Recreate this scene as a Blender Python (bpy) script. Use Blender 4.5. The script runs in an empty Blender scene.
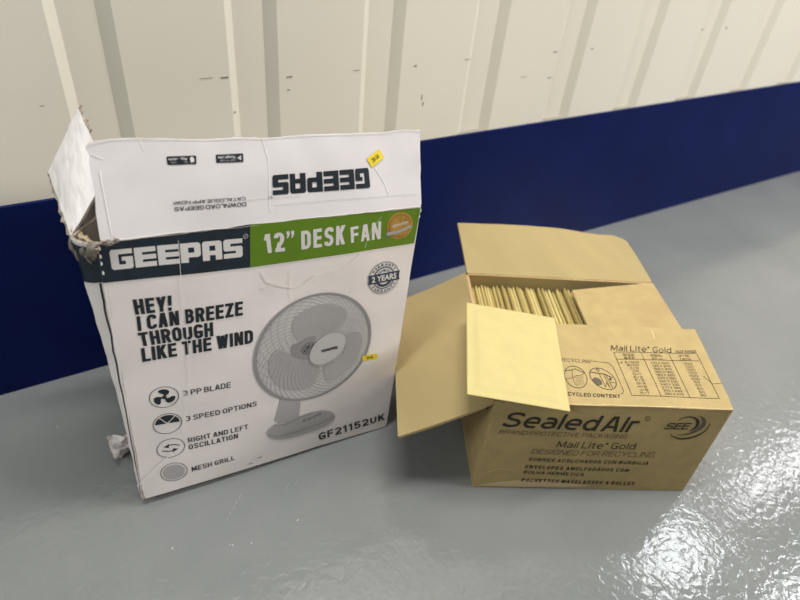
import bpy, bmesh, math, random
from mathutils import Vector, Matrix, noise
S = bpy.context.scene
C = S.collection
random.seed(7)

# ------------------------------------------------------------------ camera
cam_d = bpy.data.cameras.new('camera')
cam = bpy.data.objects.new('camera', cam_d)
C.objects.link(cam)
RGT, UPV, FWD = Vector((.8536, -.5131, .09)), Vector((.2522, .5583, .7904)), Vector((.4558, .6519, -.606))
M = Matrix((RGT, UPV, -FWD)).transposed().to_4x4()
M.translation = Vector((0, 0, .74))
cam.matrix_world = M
cam_d.sensor_width = 36
cam_d.lens = 26.915
cam_d.clip_start = .02
cam_d.dof.use_dof = True
cam_d.dof.focus_distance = .74
cam_d.dof.aperture_fstop = 3.8
S.camera = cam

# ------------------------------------------------------------------ world, lights, exposure
w = bpy.data.worlds.new('world')
S.world = w
w.use_nodes = True
w.node_tree.nodes['Background'].inputs['Color'].default_value = (1.0, .975, .95, 1)
w.node_tree.nodes['Background'].inputs['Strength'].default_value = .14

def area(name, loc, target, sx, sy, watts, col=(1, .97, .93)):
    d = bpy.data.lights.new(name, 'AREA')
    d.shape = 'RECTANGLE'
    d.size, d.size_y, d.energy, d.color = sx, sy, watts, col
    o = bpy.data.objects.new(name, d)
    C.objects.link(o)
    o.location = loc
    o.rotation_euler = (Vector(target) - Vector(loc)).to_track_quat('-Z', 'Y').to_euler()
    return o

area('offscreen_overhead_light', (2.50, .60, 2.3), (2.50, .60, 0), .44, .28, 6.5, (.94, .98, 1))
area('offscreen_overhead_light', (3.65, .66, 2.3), (3.65, .66, 0), 1.0, .16, 7.5, (.98, .98, 1))
area('offscreen_overhead_light', (2.95, .05, 2.3), (2.95, .05, 0), .50, .22, 6.5, (.96, .98, 1))
area('offscreen_overhead_light', (2.4, -1.0, 2.4), (2.4, -1.0, 0), 1.2, .60, 22, (1, .965, .935))
area('front_fill_light', (3.0, -1.15, 1.7), (.2, .55, .25), 1.0, .9, 68, (1, .965, .93))  # unseen low fill, added to brighten the fan carton's front
area('offscreen_overhead_light', (.35, .40, 2.35), (.35, .40, 0), 1.4, .15, 38, (1, .98, .95))  # added strip that brightens the upper wall and its floor reflection
area('offscreen_overhead_light', (-2.6, .2, 2.3), (0, .5, .4), 1.2, .40, 34, (.93, 1, .98))  # cool side light, added to lift the groove slopes facing left
S.view_settings.view_transform = 'Standard'
S.view_settings.look = 'None'
S.view_settings.gamma = 1
S.view_settings.exposure = 0
S.view_settings.use_curve_mapping = False
try:
    S.cycles.use_denoising = True
except Exception:
    pass

# ------------------------------------------------------------------ materials
def mat(name, col, rough=.5, spec=.5, metallic=0, var=0, vscale=30, bump=0, bscale=200, stretch=(1, 1, 1), coords='Object', detail=4, bdist=.001, coat=0, dark=None, dscale=6, dpos=(.62, .75)):
    m = bpy.data.materials.new(name)
    m.use_nodes = True
    nt = m.node_tree
    b = nt.nodes['Principled BSDF']
    b.inputs['Base Color'].default_value = (*col, 1)
    b.inputs['Roughness'].default_value = rough
    b.inputs['Metallic'].default_value = metallic
    b.inputs['Specular IOR Level'].default_value = spec
    b.inputs['Coat Weight'].default_value = coat
    tc = nt.nodes.new('ShaderNodeTexCoord')
    mp = nt.nodes.new('ShaderNodeMapping')
    mp.inputs['Scale'].default_value = stretch
    nt.links.new(tc.outputs[coords], mp.inputs['Vector'])
    out = None
    if var:
        n = nt.nodes.new('ShaderNodeTexNoise')
        n.inputs['Scale'].default_value = vscale
        n.inputs['Detail'].default_value = detail
        nt.links.new(mp.outputs['Vector'], n.inputs['Vector'])
        r = nt.nodes.new('ShaderNodeValToRGB')
        r.color_ramp.elements[0].position = .3
        r.color_ramp.elements[1].position = .7
        r.color_ramp.elements[0].color = (*[c * (1 - var) for c in col], 1)
        r.color_ramp.elements[1].color = (*[min(1, c * (1 + var)) for c in col], 1)
        nt.links.new(n.outputs['Fac'], r.inputs['Fac'])
        out = r.outputs['Color']
        if dark:
            n2 = nt.nodes.new('ShaderNodeTexNoise')
            n2.inputs['Scale'].default_value = dscale
            n2.inputs['Detail'].default_value = 6
            nt.links.new(tc.outputs[coords], n2.inputs['Vector'])
            r2 = nt.nodes.new('ShaderNodeValToRGB')
            r2.color_ramp.elements[0].position, r2.color_ramp.elements[1].position = dpos
            r2.color_ramp.elements[0].color = (0, 0, 0, 1)
            r2.color_ramp.elements[1].color = (1, 1, 1, 1)
            nt.links.new(n2.outputs['Fac'], r2.inputs['Fac'])
            mx = nt.nodes.new('ShaderNodeMix')
            mx.data_type = 'RGBA'
            nt.links.new(r2.outputs['Color'], mx.inputs[0])
            nt.links.new(out, mx.inputs[6])
            mx.inputs[7].default_value = (*dark, 1)
            out = mx.outputs[2]
        nt.links.new(out, b.inputs['Base Color'])
    if bump:
        n = nt.nodes.new('ShaderNodeTexNoise')
        n.inputs['Scale'].default_value = bscale
        n.inputs['Detail'].default_value = 2
        nt.links.new(mp.outputs['Vector'], n.inputs['Vector'])
        bp = nt.nodes.new('ShaderNodeBump')
        bp.inputs['Strength'].default_value = bump
        bp.inputs['Distance'].default_value = bdist
        nt.links.new(n.outputs['Fac'], bp.inputs['Height'])
        nt.links.new(bp.outputs['Normal'], b.inputs['Normal'])
    return m

MT = dict(
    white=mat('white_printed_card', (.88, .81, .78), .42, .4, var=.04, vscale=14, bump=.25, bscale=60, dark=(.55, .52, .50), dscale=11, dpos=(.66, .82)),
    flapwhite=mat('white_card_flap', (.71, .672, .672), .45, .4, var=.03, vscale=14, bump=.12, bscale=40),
    core=mat('torn_grey_card', (.36, .31, .25), .9, .1, var=.35, vscale=150, bump=.5, bscale=300),
    inner=mat('grey_brown_card_inside', (.20, .175, .15), .9, .1, var=.1, vscale=60),
    navy=mat('navy_print', (.012, .022, .034), .38, .45, var=.25, vscale=80),
    ink=mat('charcoal_print', (.016, .022, .028), .45, .4),
    green=mat('green_print', (.125, .235, .015), .42, .3, var=.05, vscale=30),
    letter=mat('white_lettering', (.76, .72, .70), .45, .4),
    crease=mat('worn_white_crease', (.86, .83, .80), .5, .3),
    g1=mat('grey_print_light', (.55, .53, .525), .45, .4),
    g2=mat('grey_print_mid', (.44, .42, .415), .45, .4),
    g2c=mat('grey_print_mid_soft', (.46, .44, .435), .45, .4),
    g2b=mat('grey_print_mid_dark', (.30, .285, .285), .45, .4),
    g3=mat('grey_print_dark', (.15, .145, .15), .45, .4),
    g4=mat('silver_print', (.40, .39, .38), .45, .4),
    gm=mat('grille_print', (.60, .58, .57), .45, .4),
    steel=mat('blue_grey_print', (.035, .05, .09), .42, .45),
    gold=mat('gold_seal_print', (.46, .25, .045), .35, .5, var=.35, vscale=60),
    golddark=mat('gold_seal_dark', (.26, .13, .03), .35, .5),
    yellow=mat('yellow_price_label', (.80, .62, .03), .5, .4),
    brownink=mat('price_ink', (.12, .09, .02), .6, .2),
    kraft=mat('kraft_card', (.425, .32, .145), .75, .2, var=.07, vscale=45, bump=.12, bscale=500, dark=(.39, .265, .125), dscale=9, dpos=(.60, .8)),
    kraftin=mat('kraft_card_inside', (.385, .30, .142), .8, .2, var=.05, vscale=22, bump=.15, bscale=90, stretch=(1, .15, 1)),
    kraftedge=mat('kraft_card_edge', (.48, .34, .17), .9, .1, var=.2, vscale=300),
    kraftworn=mat('worn_pale_kraft', (.62, .47, .27), .8, .2),
    kink=mat('brown_black_ink', (.035, .026, .016), .6, .3, var=.2, vscale=200),
    kinklight=mat('thin_brown_ink', (.10, .068, .034), .6, .3),
    kinkgrey=mat('grey_brown_ink', (.11, .085, .06), .6, .3),
    mailer=mat('yellow_kraft_paper', (.54, .455, .195), .62, .3, var=.03, vscale=40, bump=.25, bscale=160),
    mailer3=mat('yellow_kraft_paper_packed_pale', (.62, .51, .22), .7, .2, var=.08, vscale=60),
    mailer4=mat('yellow_kraft_paper_packed_shaded', (.38, .29, .11), .7, .2, var=.1, vscale=60),  # deepest packed tone, shade between neighbouring envelopes put into the colour
    mailer2=mat('yellow_kraft_paper_packed_dimmed', (.50, .40, .155), .7, .2, var=.12, vscale=60),  # same yellow paper, darkened for the shade within the packed row
    cream=mat('cream_painted_steel', (.72, .685, .58), .38, .4, var=.02, vscale=3),
    blue=mat('blue_painted_board', (.0026, .0085, .070), .42, .10, var=.12, vscale=8, bump=.06, bscale=90),
    tan=mat('tan_torn_liner', (.52, .42, .28), .9, .1, var=.2, vscale=120),
    ledge=mat('shade_toned_ledge', (.30, .28, .24), .8, .1),  # shade at the feet of the grooves, put into the ledge colour
    scuff=mat('dark_scuff', (.22, .20, .17), .7, .2),
    speck=mat('pale_chip', (.36, .37, .365), .6, .3),
)

# glossy grey epoxy floor with an orange-peel surface
def floor_mat():
    m = bpy.data.materials.new('grey_epoxy_floor')
    m.use_nodes = True
    nt = m.node_tree
    b = nt.nodes['Principled BSDF']
    L = nt.links.new
    tc = nt.nodes.new('ShaderNodeTexCoord')
    def nz(scale, detail, dist=0):
        n = nt.nodes.new('ShaderNodeTexNoise')
        n.inputs['Scale'].default_value, n.inputs['Detail'].default_value, n.inputs['Distortion'].default_value = scale, detail, dist
        L(tc.outputs['Object'], n.inputs['Vector'])
        return n
    n = nz(5, 5)
    r = nt.nodes.new('ShaderNodeValToRGB')
    r.color_ramp.elements[0].position, r.color_ramp.elements[1].position = .3, .72
    r.color_ramp.elements[0].color, r.color_ramp.elements[1].color = (.178, .188, .186, 1), (.210, .219, .215, 1)
    L(n.outputs['Fac'], r.inputs['Fac'])
    L(r.outputs['Color'], b.inputs['Base Color'])
    b.inputs['Roughness'].default_value = .11
    b.inputs['Specular IOR Level'].default_value = .55
    f = nz(88, 1.5, .6)
    bp = nt.nodes.new('ShaderNodeBump')
    bp.inputs['Strength'].default_value, bp.inputs['Distance'].default_value = FLOOR_BUMP, .001
    L(f.outputs['Fac'], bp.inputs['Height'])
    g = nz(16, 2)
    bp2 = nt.nodes.new('ShaderNodeBump')
    bp2.inputs['Strength'].default_value, bp2.inputs['Distance'].default_value = .35, .001
    L(g.outputs['Fac'], bp2.inputs['Height'])
    L(bp.outputs['Normal'], bp2.inputs['Normal'])
    L(bp2.outputs['Normal'], b.inputs['Normal'])
    return m
FLOOR_BUMP = .55
MT['floor'] = floor_mat()

# ------------------------------------------------------------------ helpers
def link(name, me, parent=None, mats=()):
    o = bpy.data.objects.new(name, me)
    C.objects.link(o)
    for k in mats:
        me.materials.append(MT[k])
    if parent:
        o.parent = parent
        o.matrix_parent_inverse = Matrix.Translation(-parent.location)
    return o

def pydata(name, vs, fs, mats, parent=None, mi=None, smooth=False):
    me = bpy.data.meshes.new(name)
    me.from_pydata([tuple(v) for v in vs], [], fs)
    o = link(name, me, parent, mats)
    if mi:
        me.polygons.foreach_set('material_index', mi)
    if smooth:
        me.polygons.foreach_set('use_smooth', [True] * len(me.polygons))
    me.update()
    return o

def thing(name, label, cat, loc, group=None):
    o = bpy.data.objects.new(name, None)
    C.objects.link(o)
    o.location = loc
    o.empty_display_size = .05
    tag(o, label, cat, group)
    return o

def tag(o, label=None, cat=None, group=None, kind=None):
    for k, v in (('label', label), ('category', cat), ('group', group), ('kind', kind)):
        if v:
            o[k] = v

class Face:
    """A flat working frame (origin, right, up); disp(x, y) pushes the surface along the outward normal."""
    def __init__(s, o, ex, ey, disp=None):
        s.o, s.ex = Vector(o), Vector(ex).normalized()
        s.n = s.ex.cross(Vector(ey)).normalized()
        s.ey = s.n.cross(s.ex)
        s.disp = disp or (lambda x, y: 0)
    def p(s, x, y, z=0):
        return s.o + s.ex * x + s.ey * y + s.n * (s.disp(x, y) + z)

def cutmesh(bm, step):
    xs = [v.co.x for v in bm.verts]
    ys = [v.co.y for v in bm.verts]
    for ax, lo, hi in ((0, min(xs), max(xs)), (1, min(ys), max(ys))):
        k = math.floor(lo / step) + 1
        while k * step < hi - 1e-6:
            co, no = [0, 0, 0], [0, 0, 0]
            co[ax], no[ax] = k * step, 1
            bmesh.ops.bisect_plane(bm, geom=bm.verts[:] + bm.edges[:] + bm.faces[:], dist=1e-7, plane_co=co, plane_no=no)
            k += 1

def slab(name, face, outline, thick, mats, parent, step=.02, smooth=True):
    """Sheet of card: outline in the face's own frame; mats = (outer, inner, edge)."""
    bm = bmesh.new()
    bm.faces.new([bm.verts.new((x, y, 0)) for x, y in outline])
    bmesh.ops.recalc_face_normals(bm, faces=bm.faces)
    cutmesh(bm, step)
    bm.verts.index_update()
    pts = [(v.co.x, v.co.y) for v in bm.verts]
    polys = []
    for f in bm.faces:
        ids = [v.index for v in f.verts]
        if f.normal.z < 0:
            ids.reverse()
        polys.append(ids)
    n = len(pts)
    vs = [face.p(x, y) for x, y in pts] + [face.p(x, y, -thick) for x, y in pts]
    fs, mi = [], []
    for ids in polys:
        fs.append(ids); mi.append(0)
        fs.append([i + n for i in reversed(ids)]); mi.append(1)
    seen = {}
    for ids in polys:
        for a, b in zip(ids, ids[1:] + ids[:1]):
            seen[(a, b)] = True
    for a, b in list(seen):
        if (b, a) not in seen:
            k = len(vs)
            vs += [vs[b], vs[a], vs[a + n], vs[b + n]]
            fs.append([k, k + 1, k + 2, k + 3]); mi.append(2)
    bm.free()
    return pydata(name, vs, fs, mats, parent, mi, smooth)

def sheet(name, fn, nu, nv, thick, mats, parent, smooth=False):
    """Curved sheet of card from fn(u, v) -> point, thickened away from its normal."""
    P = [[Vector(fn(i / nu, j / nv)) for j in range(nv + 1)] for i in range(nu + 1)]
    vs, fs, mi = [], [], []
    ix = lambda i, j, k: k * (nu + 1) * (nv + 1) + i * (nv + 1) + j
    N = []
    for i in range(nu + 1):
        for j in range(nv + 1):
            du = P[min(i + 1, nu)][j] - P[max(i - 1, 0)][j]
            dv = P[i][min(j + 1, nv)] - P[i][max(j - 1, 0)]
            vs.append(P[i][j]); N.append(du.cross(dv).normalized())
    vs += [v - m * thick for v, m in zip(vs[:], N)]
    for i in range(nu):
        for j in range(nv):
            fs.append([ix(i, j, 0), ix(i + 1, j, 0), ix(i + 1, j + 1, 0), ix(i, j + 1, 0)]); mi.append(0)
            fs.append([ix(i, j, 1), ix(i, j + 1, 1), ix(i + 1, j + 1, 1), ix(i + 1, j, 1)]); mi.append(1)
    rim = [(i, 0) for i in range(nu)] + [(nu, j) for j in range(nv)] + [(i, nv) for i in range(nu, 0, -1)] + [(0, j) for j in range(nv, 0, -1)]
    for (a, b), (c, d) in zip(rim, rim[1:] + rim[:1]):
        fs.append([ix(a, b, 0), ix(a, b, 1), ix(c, d, 1), ix(c, d, 0)]); mi.append(2)
    return pydata(name, vs, fs, mats, parent, mi, smooth)

_tc = {}
def text_raw(s, bold=0, space=1.0):
    key = (s, bold, space)
    if key not in _tc:
        cu = bpy.data.curves.new('t', 'FONT')
        cu.body = s
        cu.offset = bold
        cu.space_character = space
        cu.resolution_u = 4
        cu.fill_mode = 'FRONT'
        o = bpy.data.objects.new('t', cu)
        C.objects.link(o)
        me = bpy.data.meshes.new_from_object(o.evaluated_get(bpy.context.evaluated_depsgraph_get()))
        vs = [(v.co.x, v.co.y) for v in me.vertices]
        fs = [list(p.vertices) for p in me.polygons]
        bpy.data.objects.remove(o)
        bpy.data.curves.remove(cu)
        bpy.data.meshes.remove(me)
        x0, x1 = min(v[0] for v in vs), max(v[0] for v in vs)
        y0, y1 = min(v[1] for v in vs), max(v[1] for v in vs)
        _tc[key] = ([((a - x0) / (x1 - x0), (b - y0) / (y1 - y0)) for a, b in vs], fs)
    return _tc[key]

def bil(q, u, v):
    return tuple(q[0][k] * (1 - u) * (1 - v) + q[1][k] * u * (1 - v) + q[2][k] * u * v + q[3][k] * (1 - u) * v for k in (0, 1))

# block capitals drawn as bars (unit box)
def blk(ch):
    r = lambda a, b, c, d: [(a, b), (c, b), (c, d), (a, d)]
    if ch == 'G':
        return [[(0, .1), (.08, 0), (.36, 0), (.36, 1), (.08, 1), (0, .9)], r(.36, .76, 1, 1), [(.36, 0), (.92, 0), (1, .1), (1, .24), (.36, .24)], r(.66, .24, 1, .62), r(.5, .42, .66, .62)]
    if ch == 'E':
        return [r(0, 0, .36, 1), r(.36, 0, 1, .25), r(.36, .38, 1, .62), r(.36, .75, 1, 1)]
    if ch == 'P':
        return [r(0, 0, .38, 1), [(.38, .76), (1, .76), (1, .9), (.9, 1), (.38, 1)], [(.38, .26), (.9, .26), (1, .36), (1, .5), (.38, .5)], r(.68, .5, 1, .76)]
    if ch == 'A':
        return [[(0, 0), (.36, 0), (.36, 1), (.1, 1), (0, .9)], [(.66, 0), (1, 0), (1, .9), (.9, 1), (.66, 1)], r(.36, .76, .66, 1), r(.36, .27, .66, .5)]
    if ch == 'S':
        return [[(.36, .76), (1, .76), (1, 1), (.36, 1)], [(0, .46), (.08, .38), (.36, .38), (.36, 1), (.08, 1), (0, .9)], r(.36, .38, .64, .62), [(.64, 0), (.92, 0), (1, .1), (1, .54), (.92, .62), (.64, .62)], r(0, 0, .64, .25)]

class Print:
    """Ink or stickers lying on a face: polygons in the face's frame, built as one mesh."""
    def __init__(s):
        s.items = []
    def poly(s, pts, m, layer=1):
        s.items.append(([(x, y) for x, y in pts], [list(range(len(pts)))], m, layer)); return s
    def mesh(s, pts, fs, m, layer=1):
        s.items.append((pts, fs, m, layer)); return s
    def text(s, q, body, m, layer=1, bold=0, space=1.0):
        vs, fs = text_raw(body, bold, space)
        return s.mesh([bil(q, u, v) for u, v in vs], fs, m, layer)
    def block(s, q, body, m, layer=1, gap=.085):
        n = len(body)
        wl = 1 / (n + (n - 1) * gap)
        for i, ch in enumerate(body):
            for pl in blk(ch):
                s.poly([bil(q, (i * (1 + gap) + x) * wl, y) for x, y in pl], m, layer)
        return s
    def ell(s, c, a, b, m, layer=1, r0=0, r1=1, n=40, t0=0, t1=2 * math.pi):
        A, B = (a[0] - c[0], a[1] - c[1]), (b[0] - c[0], b[1] - c[1])
        f = lambda r, t: (c[0] + r * (math.cos(t) * A[0] + math.sin(t) * B[0]), c[1] + r * (math.cos(t) * A[1] + math.sin(t) * B[1]))
        full = abs(t1 - t0 - 2 * math.pi) < 1e-6
        T = [t0 + (t1 - t0) * k / n for k in range(n + (0 if full else 1))]
        if r0 == 0:
            pts = [f(r1, t) for t in T] + ([] if full else [c])
            return s.poly(pts, m, layer)
        pts = [f(r0, t) for t in T] + [f(r1, t) for t in T]
        k = len(T)
        fs = [[i, (i + 1) % k, k + (i + 1) % k, k + i][::-1] for i in range(k if full else k - 1)]
        return s.mesh(pts, fs, m, layer)
    def line(s, pts, wd, m, layer=1, taper=False):
        for i, (a, b) in enumerate(zip(pts, pts[1:])):
            d = (b[0] - a[0], b[1] - a[1])
            l = math.hypot(*d) or 1e-9
            k = wd * .5
            nx, ny = -d[1] / l * k, d[0] / l * k
            e = .3 * k / l
            a2, b2 = (a[0] - d[0] * e, a[1] - d[1] * e), (b[0] + d[0] * e, b[1] + d[1] * e)
            s.poly([(a2[0] - nx, a2[1] - ny), (b2[0] - nx, b2[1] - ny), (b2[0] + nx, b2[1] + ny), (a2[0] + nx, a2[1] + ny)], m, layer)
        return s
    def build(s, name, face, parent, step=.015, eps=.00035, label=None):
        keys = []
        for it in s.items:
            if it[2] not in keys:
                keys.append(it[2])
        vs, fs, mi = [], [], []
        for pts, polys, m, layer in s.items:
            bm = bmesh.new()
            bv = [bm.verts.new((x, y, 0)) for x, y in pts]
            for f in polys:
                try:
                    bm.faces.new([bv[i] for i in f])
                except ValueError:
                    pass
            if max(max(p[0] for p in pts) - min(p[0] for p in pts), max(p[1] for p in pts) - min(p[1] for p in pts)) > step:
                cutmesh(bm, step)
            bm.normal_update()
            bm.verts.index_update()
            o = len(vs)
            vs += [face.p(v.co.x, v.co.y, eps + .00012 * layer) for v in bm.verts]
            for f in bm.faces:
                ids = [v.index + o for v in f.verts]
                fs.append(ids[::-1] if f.normal.z < 0 else ids)
                mi.append(keys.index(m))
            bm.free()
        o = pydata(name, vs, fs, keys, parent, mi)
        if label:
            o['label'] = label
        return o

def smooth_poly(pts, it=1):
    for _ in range(it):
        out = []
        for a, b in zip(pts, pts[1:] + pts[:1]):
            out += [(a[0] * .75 + b[0] * .25, a[1] * .75 + b[1] * .25), (a[0] * .25 + b[0] * .75, a[1] * .25 + b[1] * .75)]
        pts = out
    return pts

def nz2(x, y, sc, seed=0):
    return noise.noise(Vector((x * sc, y * sc, seed)))

# plain stroke lettering: (width factor, [(round corners?, closed?, points), ...]) in a unit box
def _g():
    R, Z = True, False
    g = {}
    def d(ch, w, *pl):
        g[ch] = (w, pl)
    st = (Z, Z, [(0, 0), (0, 1)])
    d('A', 1, (Z, Z, [(0, 0), (.42, 1), (.58, 1), (1, 0)]), (Z, Z, [(.16, .27), (.84, .27)]))
    d('B', 1, st, (R, Z, [(0, 1), (.94, 1), (.94, .53), (0, .53)]), (R, Z, [(0, .53), (1, .53), (1, 0), (0, 0)]))
    d('C', 1, (R, Z, [(1, .74), (1, 1), (0, 1), (0, 0), (1, 0), (1, .26)]))
    d('D', 1, st, (R, Z, [(0, 1), (1, 1), (1, 0), (0, 0)]))
    d('E', .85, st, (Z, Z, [(0, 1), (1, 1)]), (Z, Z, [(0, .52), (.92, .52)]), (Z, Z, [(0, 0), (1, 0)]))
    d('F', .82, st, (Z, Z, [(0, 1), (1, 1)]), (Z, Z, [(0, .5), (.92, .5)]))
    d('G', 1, (R, Z, [(1, .80), (1, 1), (0, 1), (0, 0), (1, 0), (1, .28)]), (Z, Z, [(1, .14), (1, .40)]), (Z, Z, [(.6, .43), (1, .43)]))
    d('H', 1, st, (Z, Z, [(1, 0), (1, 1)]), (Z, Z, [(0, .52), (1, .52)]))
    d('I', 0, st)
    d('J', .8, (R, Z, [(1, 1), (1, 0), (0, 0), (0, .3)]))
    d('K', 1, st, (Z, Z, [(1, 1), (0, .38)]), (Z, Z, [(.33, .60), (1, 0)]))
    d('L', .8, st, (Z, Z, [(0, 0), (1, 0)]))
    d('M', 1.3, (Z, Z, [(0, 0), (0, 1)]), (Z, Z, [(.04, 1), (.5, .15), (.96, 1)]), (Z, Z, [(1, 1), (1, 0)]))
    d('N', 1.05, (Z, Z, [(0, 0), (0, 1)]), (Z, Z, [(.04, 1), (.96, 0)]), (Z, Z, [(1, 0), (1, 1)]))
    d('O', 1, (R, R, [(0, 0), (1, 0), (1, 1), (0, 1)]))
    d('P', .98, st, (R, Z, [(0, 1), (1, 1), (1, .45), (0, .45)]))
    d('Q', 1, (R, R, [(0, 0), (1, 0), (1, 1), (0, 1)]), (Z, Z, [(.6, .25), (1, -.08)]))
    d('R', 1, st, (R, Z, [(0, 1), (1, 1), (1, .48), (0, .48)]), (Z, Z, [(.55, .48), (1, 0)]))
    d('S', .98, (R, Z, [(1, .80), (1, 1), (0, 1), (0, .53), (1, .49), (1, 0), (0, 0), (0, .20)]))
    d('T', .95, (Z, Z, [(0, 1), (1, 1)]), (Z, Z, [(.5, 1), (.5, 0)]))
    d('U', 1, (R, Z, [(0, 1), (0, 0), (1, 0), (1, 1)]))
    d('V', 1.05, (Z, Z, [(0, 1), (.5, 0), (1, 1)]))
    d('W', 1.55, (Z, Z, [(0, 1), (.24, 0), (.5, .95), (.76, 0), (1, 1)]))
    d('X', 1, (Z, Z, [(0, 0), (1, 1)]), (Z, Z, [(0, 1), (1, 0)]))
    d('Y', 1.05, (Z, Z, [(0, 1), (.5, .42), (1, 1)]), (Z, Z, [(.5, .45), (.5, 0)]))
    d('Z', .95, (Z, Z, [(0, 1), (1, 1), (0, 0), (1, 0)]))
    d('0', .95, (R, R, [(0, 0), (1, 0), (1, 1), (0, 1)]))
    d('1', .42, (Z, Z, [(0, .84), (.8, 1), (.8, 0)]))
    d('2', .95, (R, Z, [(0, .78), (0, 1), (1, 1), (1, .56), (.5, .35)]), (Z, Z, [(.55, .38), (0, 0), (1, 0)]))
    d('3', .95, (R, Z, [(0, .84), (0, 1), (.96, 1), (.96, .53), (.4, .53)]), (R, Z, [(.4, .53), (1, .53), (1, 0), (0, 0), (0, .16)]))
    d('4', 1, (Z, Z, [(.75, 0), (.75, 1), (0, .26), (1, .26)]))
    d('5', .95, (Z, Z, [(.95, 1), (.08, 1), (.03, .5)]), (R, Z, [(.03, .58), (1, .6), (1, 0), (0, 0), (0, .18)]))
    d('6', .95, (R, Z, [(.95, .8), (.9, 1), (0, 1), (0, .2)]), (R, R, [(0, 0), (1, 0), (1, .57), (0, .57)]))
    d('7', .9, (Z, Z, [(0, 1), (1, 1), (.35, 0)]))
    d('8', .95, (R, R, [(0, 0), (1, 0), (1, .53), (0, .53)]), (R, R, [(.04, .53), (.96, .53), (.96, 1), (.04, 1)]))
    d('9', .95, (R, R, [(0, .43), (1, .43), (1, 1), (0, 1)]), (R, Z, [(1, .8), (1, 0), (.1, 0), (.05, .2)]))
    d('!', 0, (Z, Z, [(0, .42), (0, 1)]), (Z, Z, [(0, 0), (0, .03)]))
    d('"', .6, (Z, Z, [(.12, 1), (0, .80)]), (Z, Z, [(1, 1), (.88, .80)]))
    d('/', .6, (Z, Z, [(0, 0), (1, 1)]))
    d('-', .45, (Z, Z, [(0, .45), (1, .45)]))
    d('*', .2, (Z, Z, [(0, .85), (1, .85)]), (Z, Z, [(.5, .7), (.5, 1)]))
    d("'", 0, (Z, Z, [(0, .8), (0, 1)]))
    h = .72
    d('a', .85, (R, Z, [(.06, h), (1, h), (1, 0)]), (R, R, [(0, 0), (1, 0), (1, .40), (0, .40)]))
    d('d', .9, (Z, Z, [(1, 0), (1, 1)]), (R, R, [(0, 0), (1, 0), (1, h), (0, h)]))
    d('e', .9, (Z, Z, [(.02, .35), (1, .35)]), (R, Z, [(1, .35), (1, h), (0, h), (0, 0), (.96, 0)]))
    d('i', 0, (Z, Z, [(0, 0), (0, h)]), (Z, Z, [(0, .93), (0, 1.0)]))
    d('l', 0, st)
    d('o', .9, (R, R, [(0, 0), (1, 0), (1, h), (0, h)]))
    d('r', .55, (Z, Z, [(0, 0), (0, h)]), (R, Z, [(0, .4), (0, h), (1, h)]))
    d('t', .5, (R, Z, [(.4, 1), (.4, 0), (1, 0)]), (Z, Z, [(0, h), (1, h)]))
    d('\u00ae', .3, (R, R, [(0, .72), (1, .72), (1, 1), (0, 1)]))
    return g
GLYPH = _g()

def fillet(pts, closed, rx, ry):
    """Round the corners of a polyline; radii in the glyph's own x and y units."""
    n = len(pts)
    out = []
    for i in range(n):
        if not closed and i in (0, n - 1):
            out.append(pts[i]); continue
        p, a, b = pts[i], pts[i - 1], pts[(i + 1) % n]
        def toward(q):
            dx, dy = q[0] - p[0], q[1] - p[1]
            l = math.hypot(dx / rx, dy / ry) or 1e-9
            t = min(1 / l, .5)
            return (p[0] + dx * t, p[1] + dy * t)
        u, v = toward(a), toward(b)
        for k in range(7):
            t = k / 6
            # a rounded, near circular corner
            out.append(tuple(u[c] * (1 - t) ** 2 + v[c] * t ** 2 + (.2 * (u[c] + v[c]) / 2 + .8 * p[c]) * 2 * t * (1 - t) for c in (0, 1)))
    if closed:
        out.append(out[0])
    return out

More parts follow.
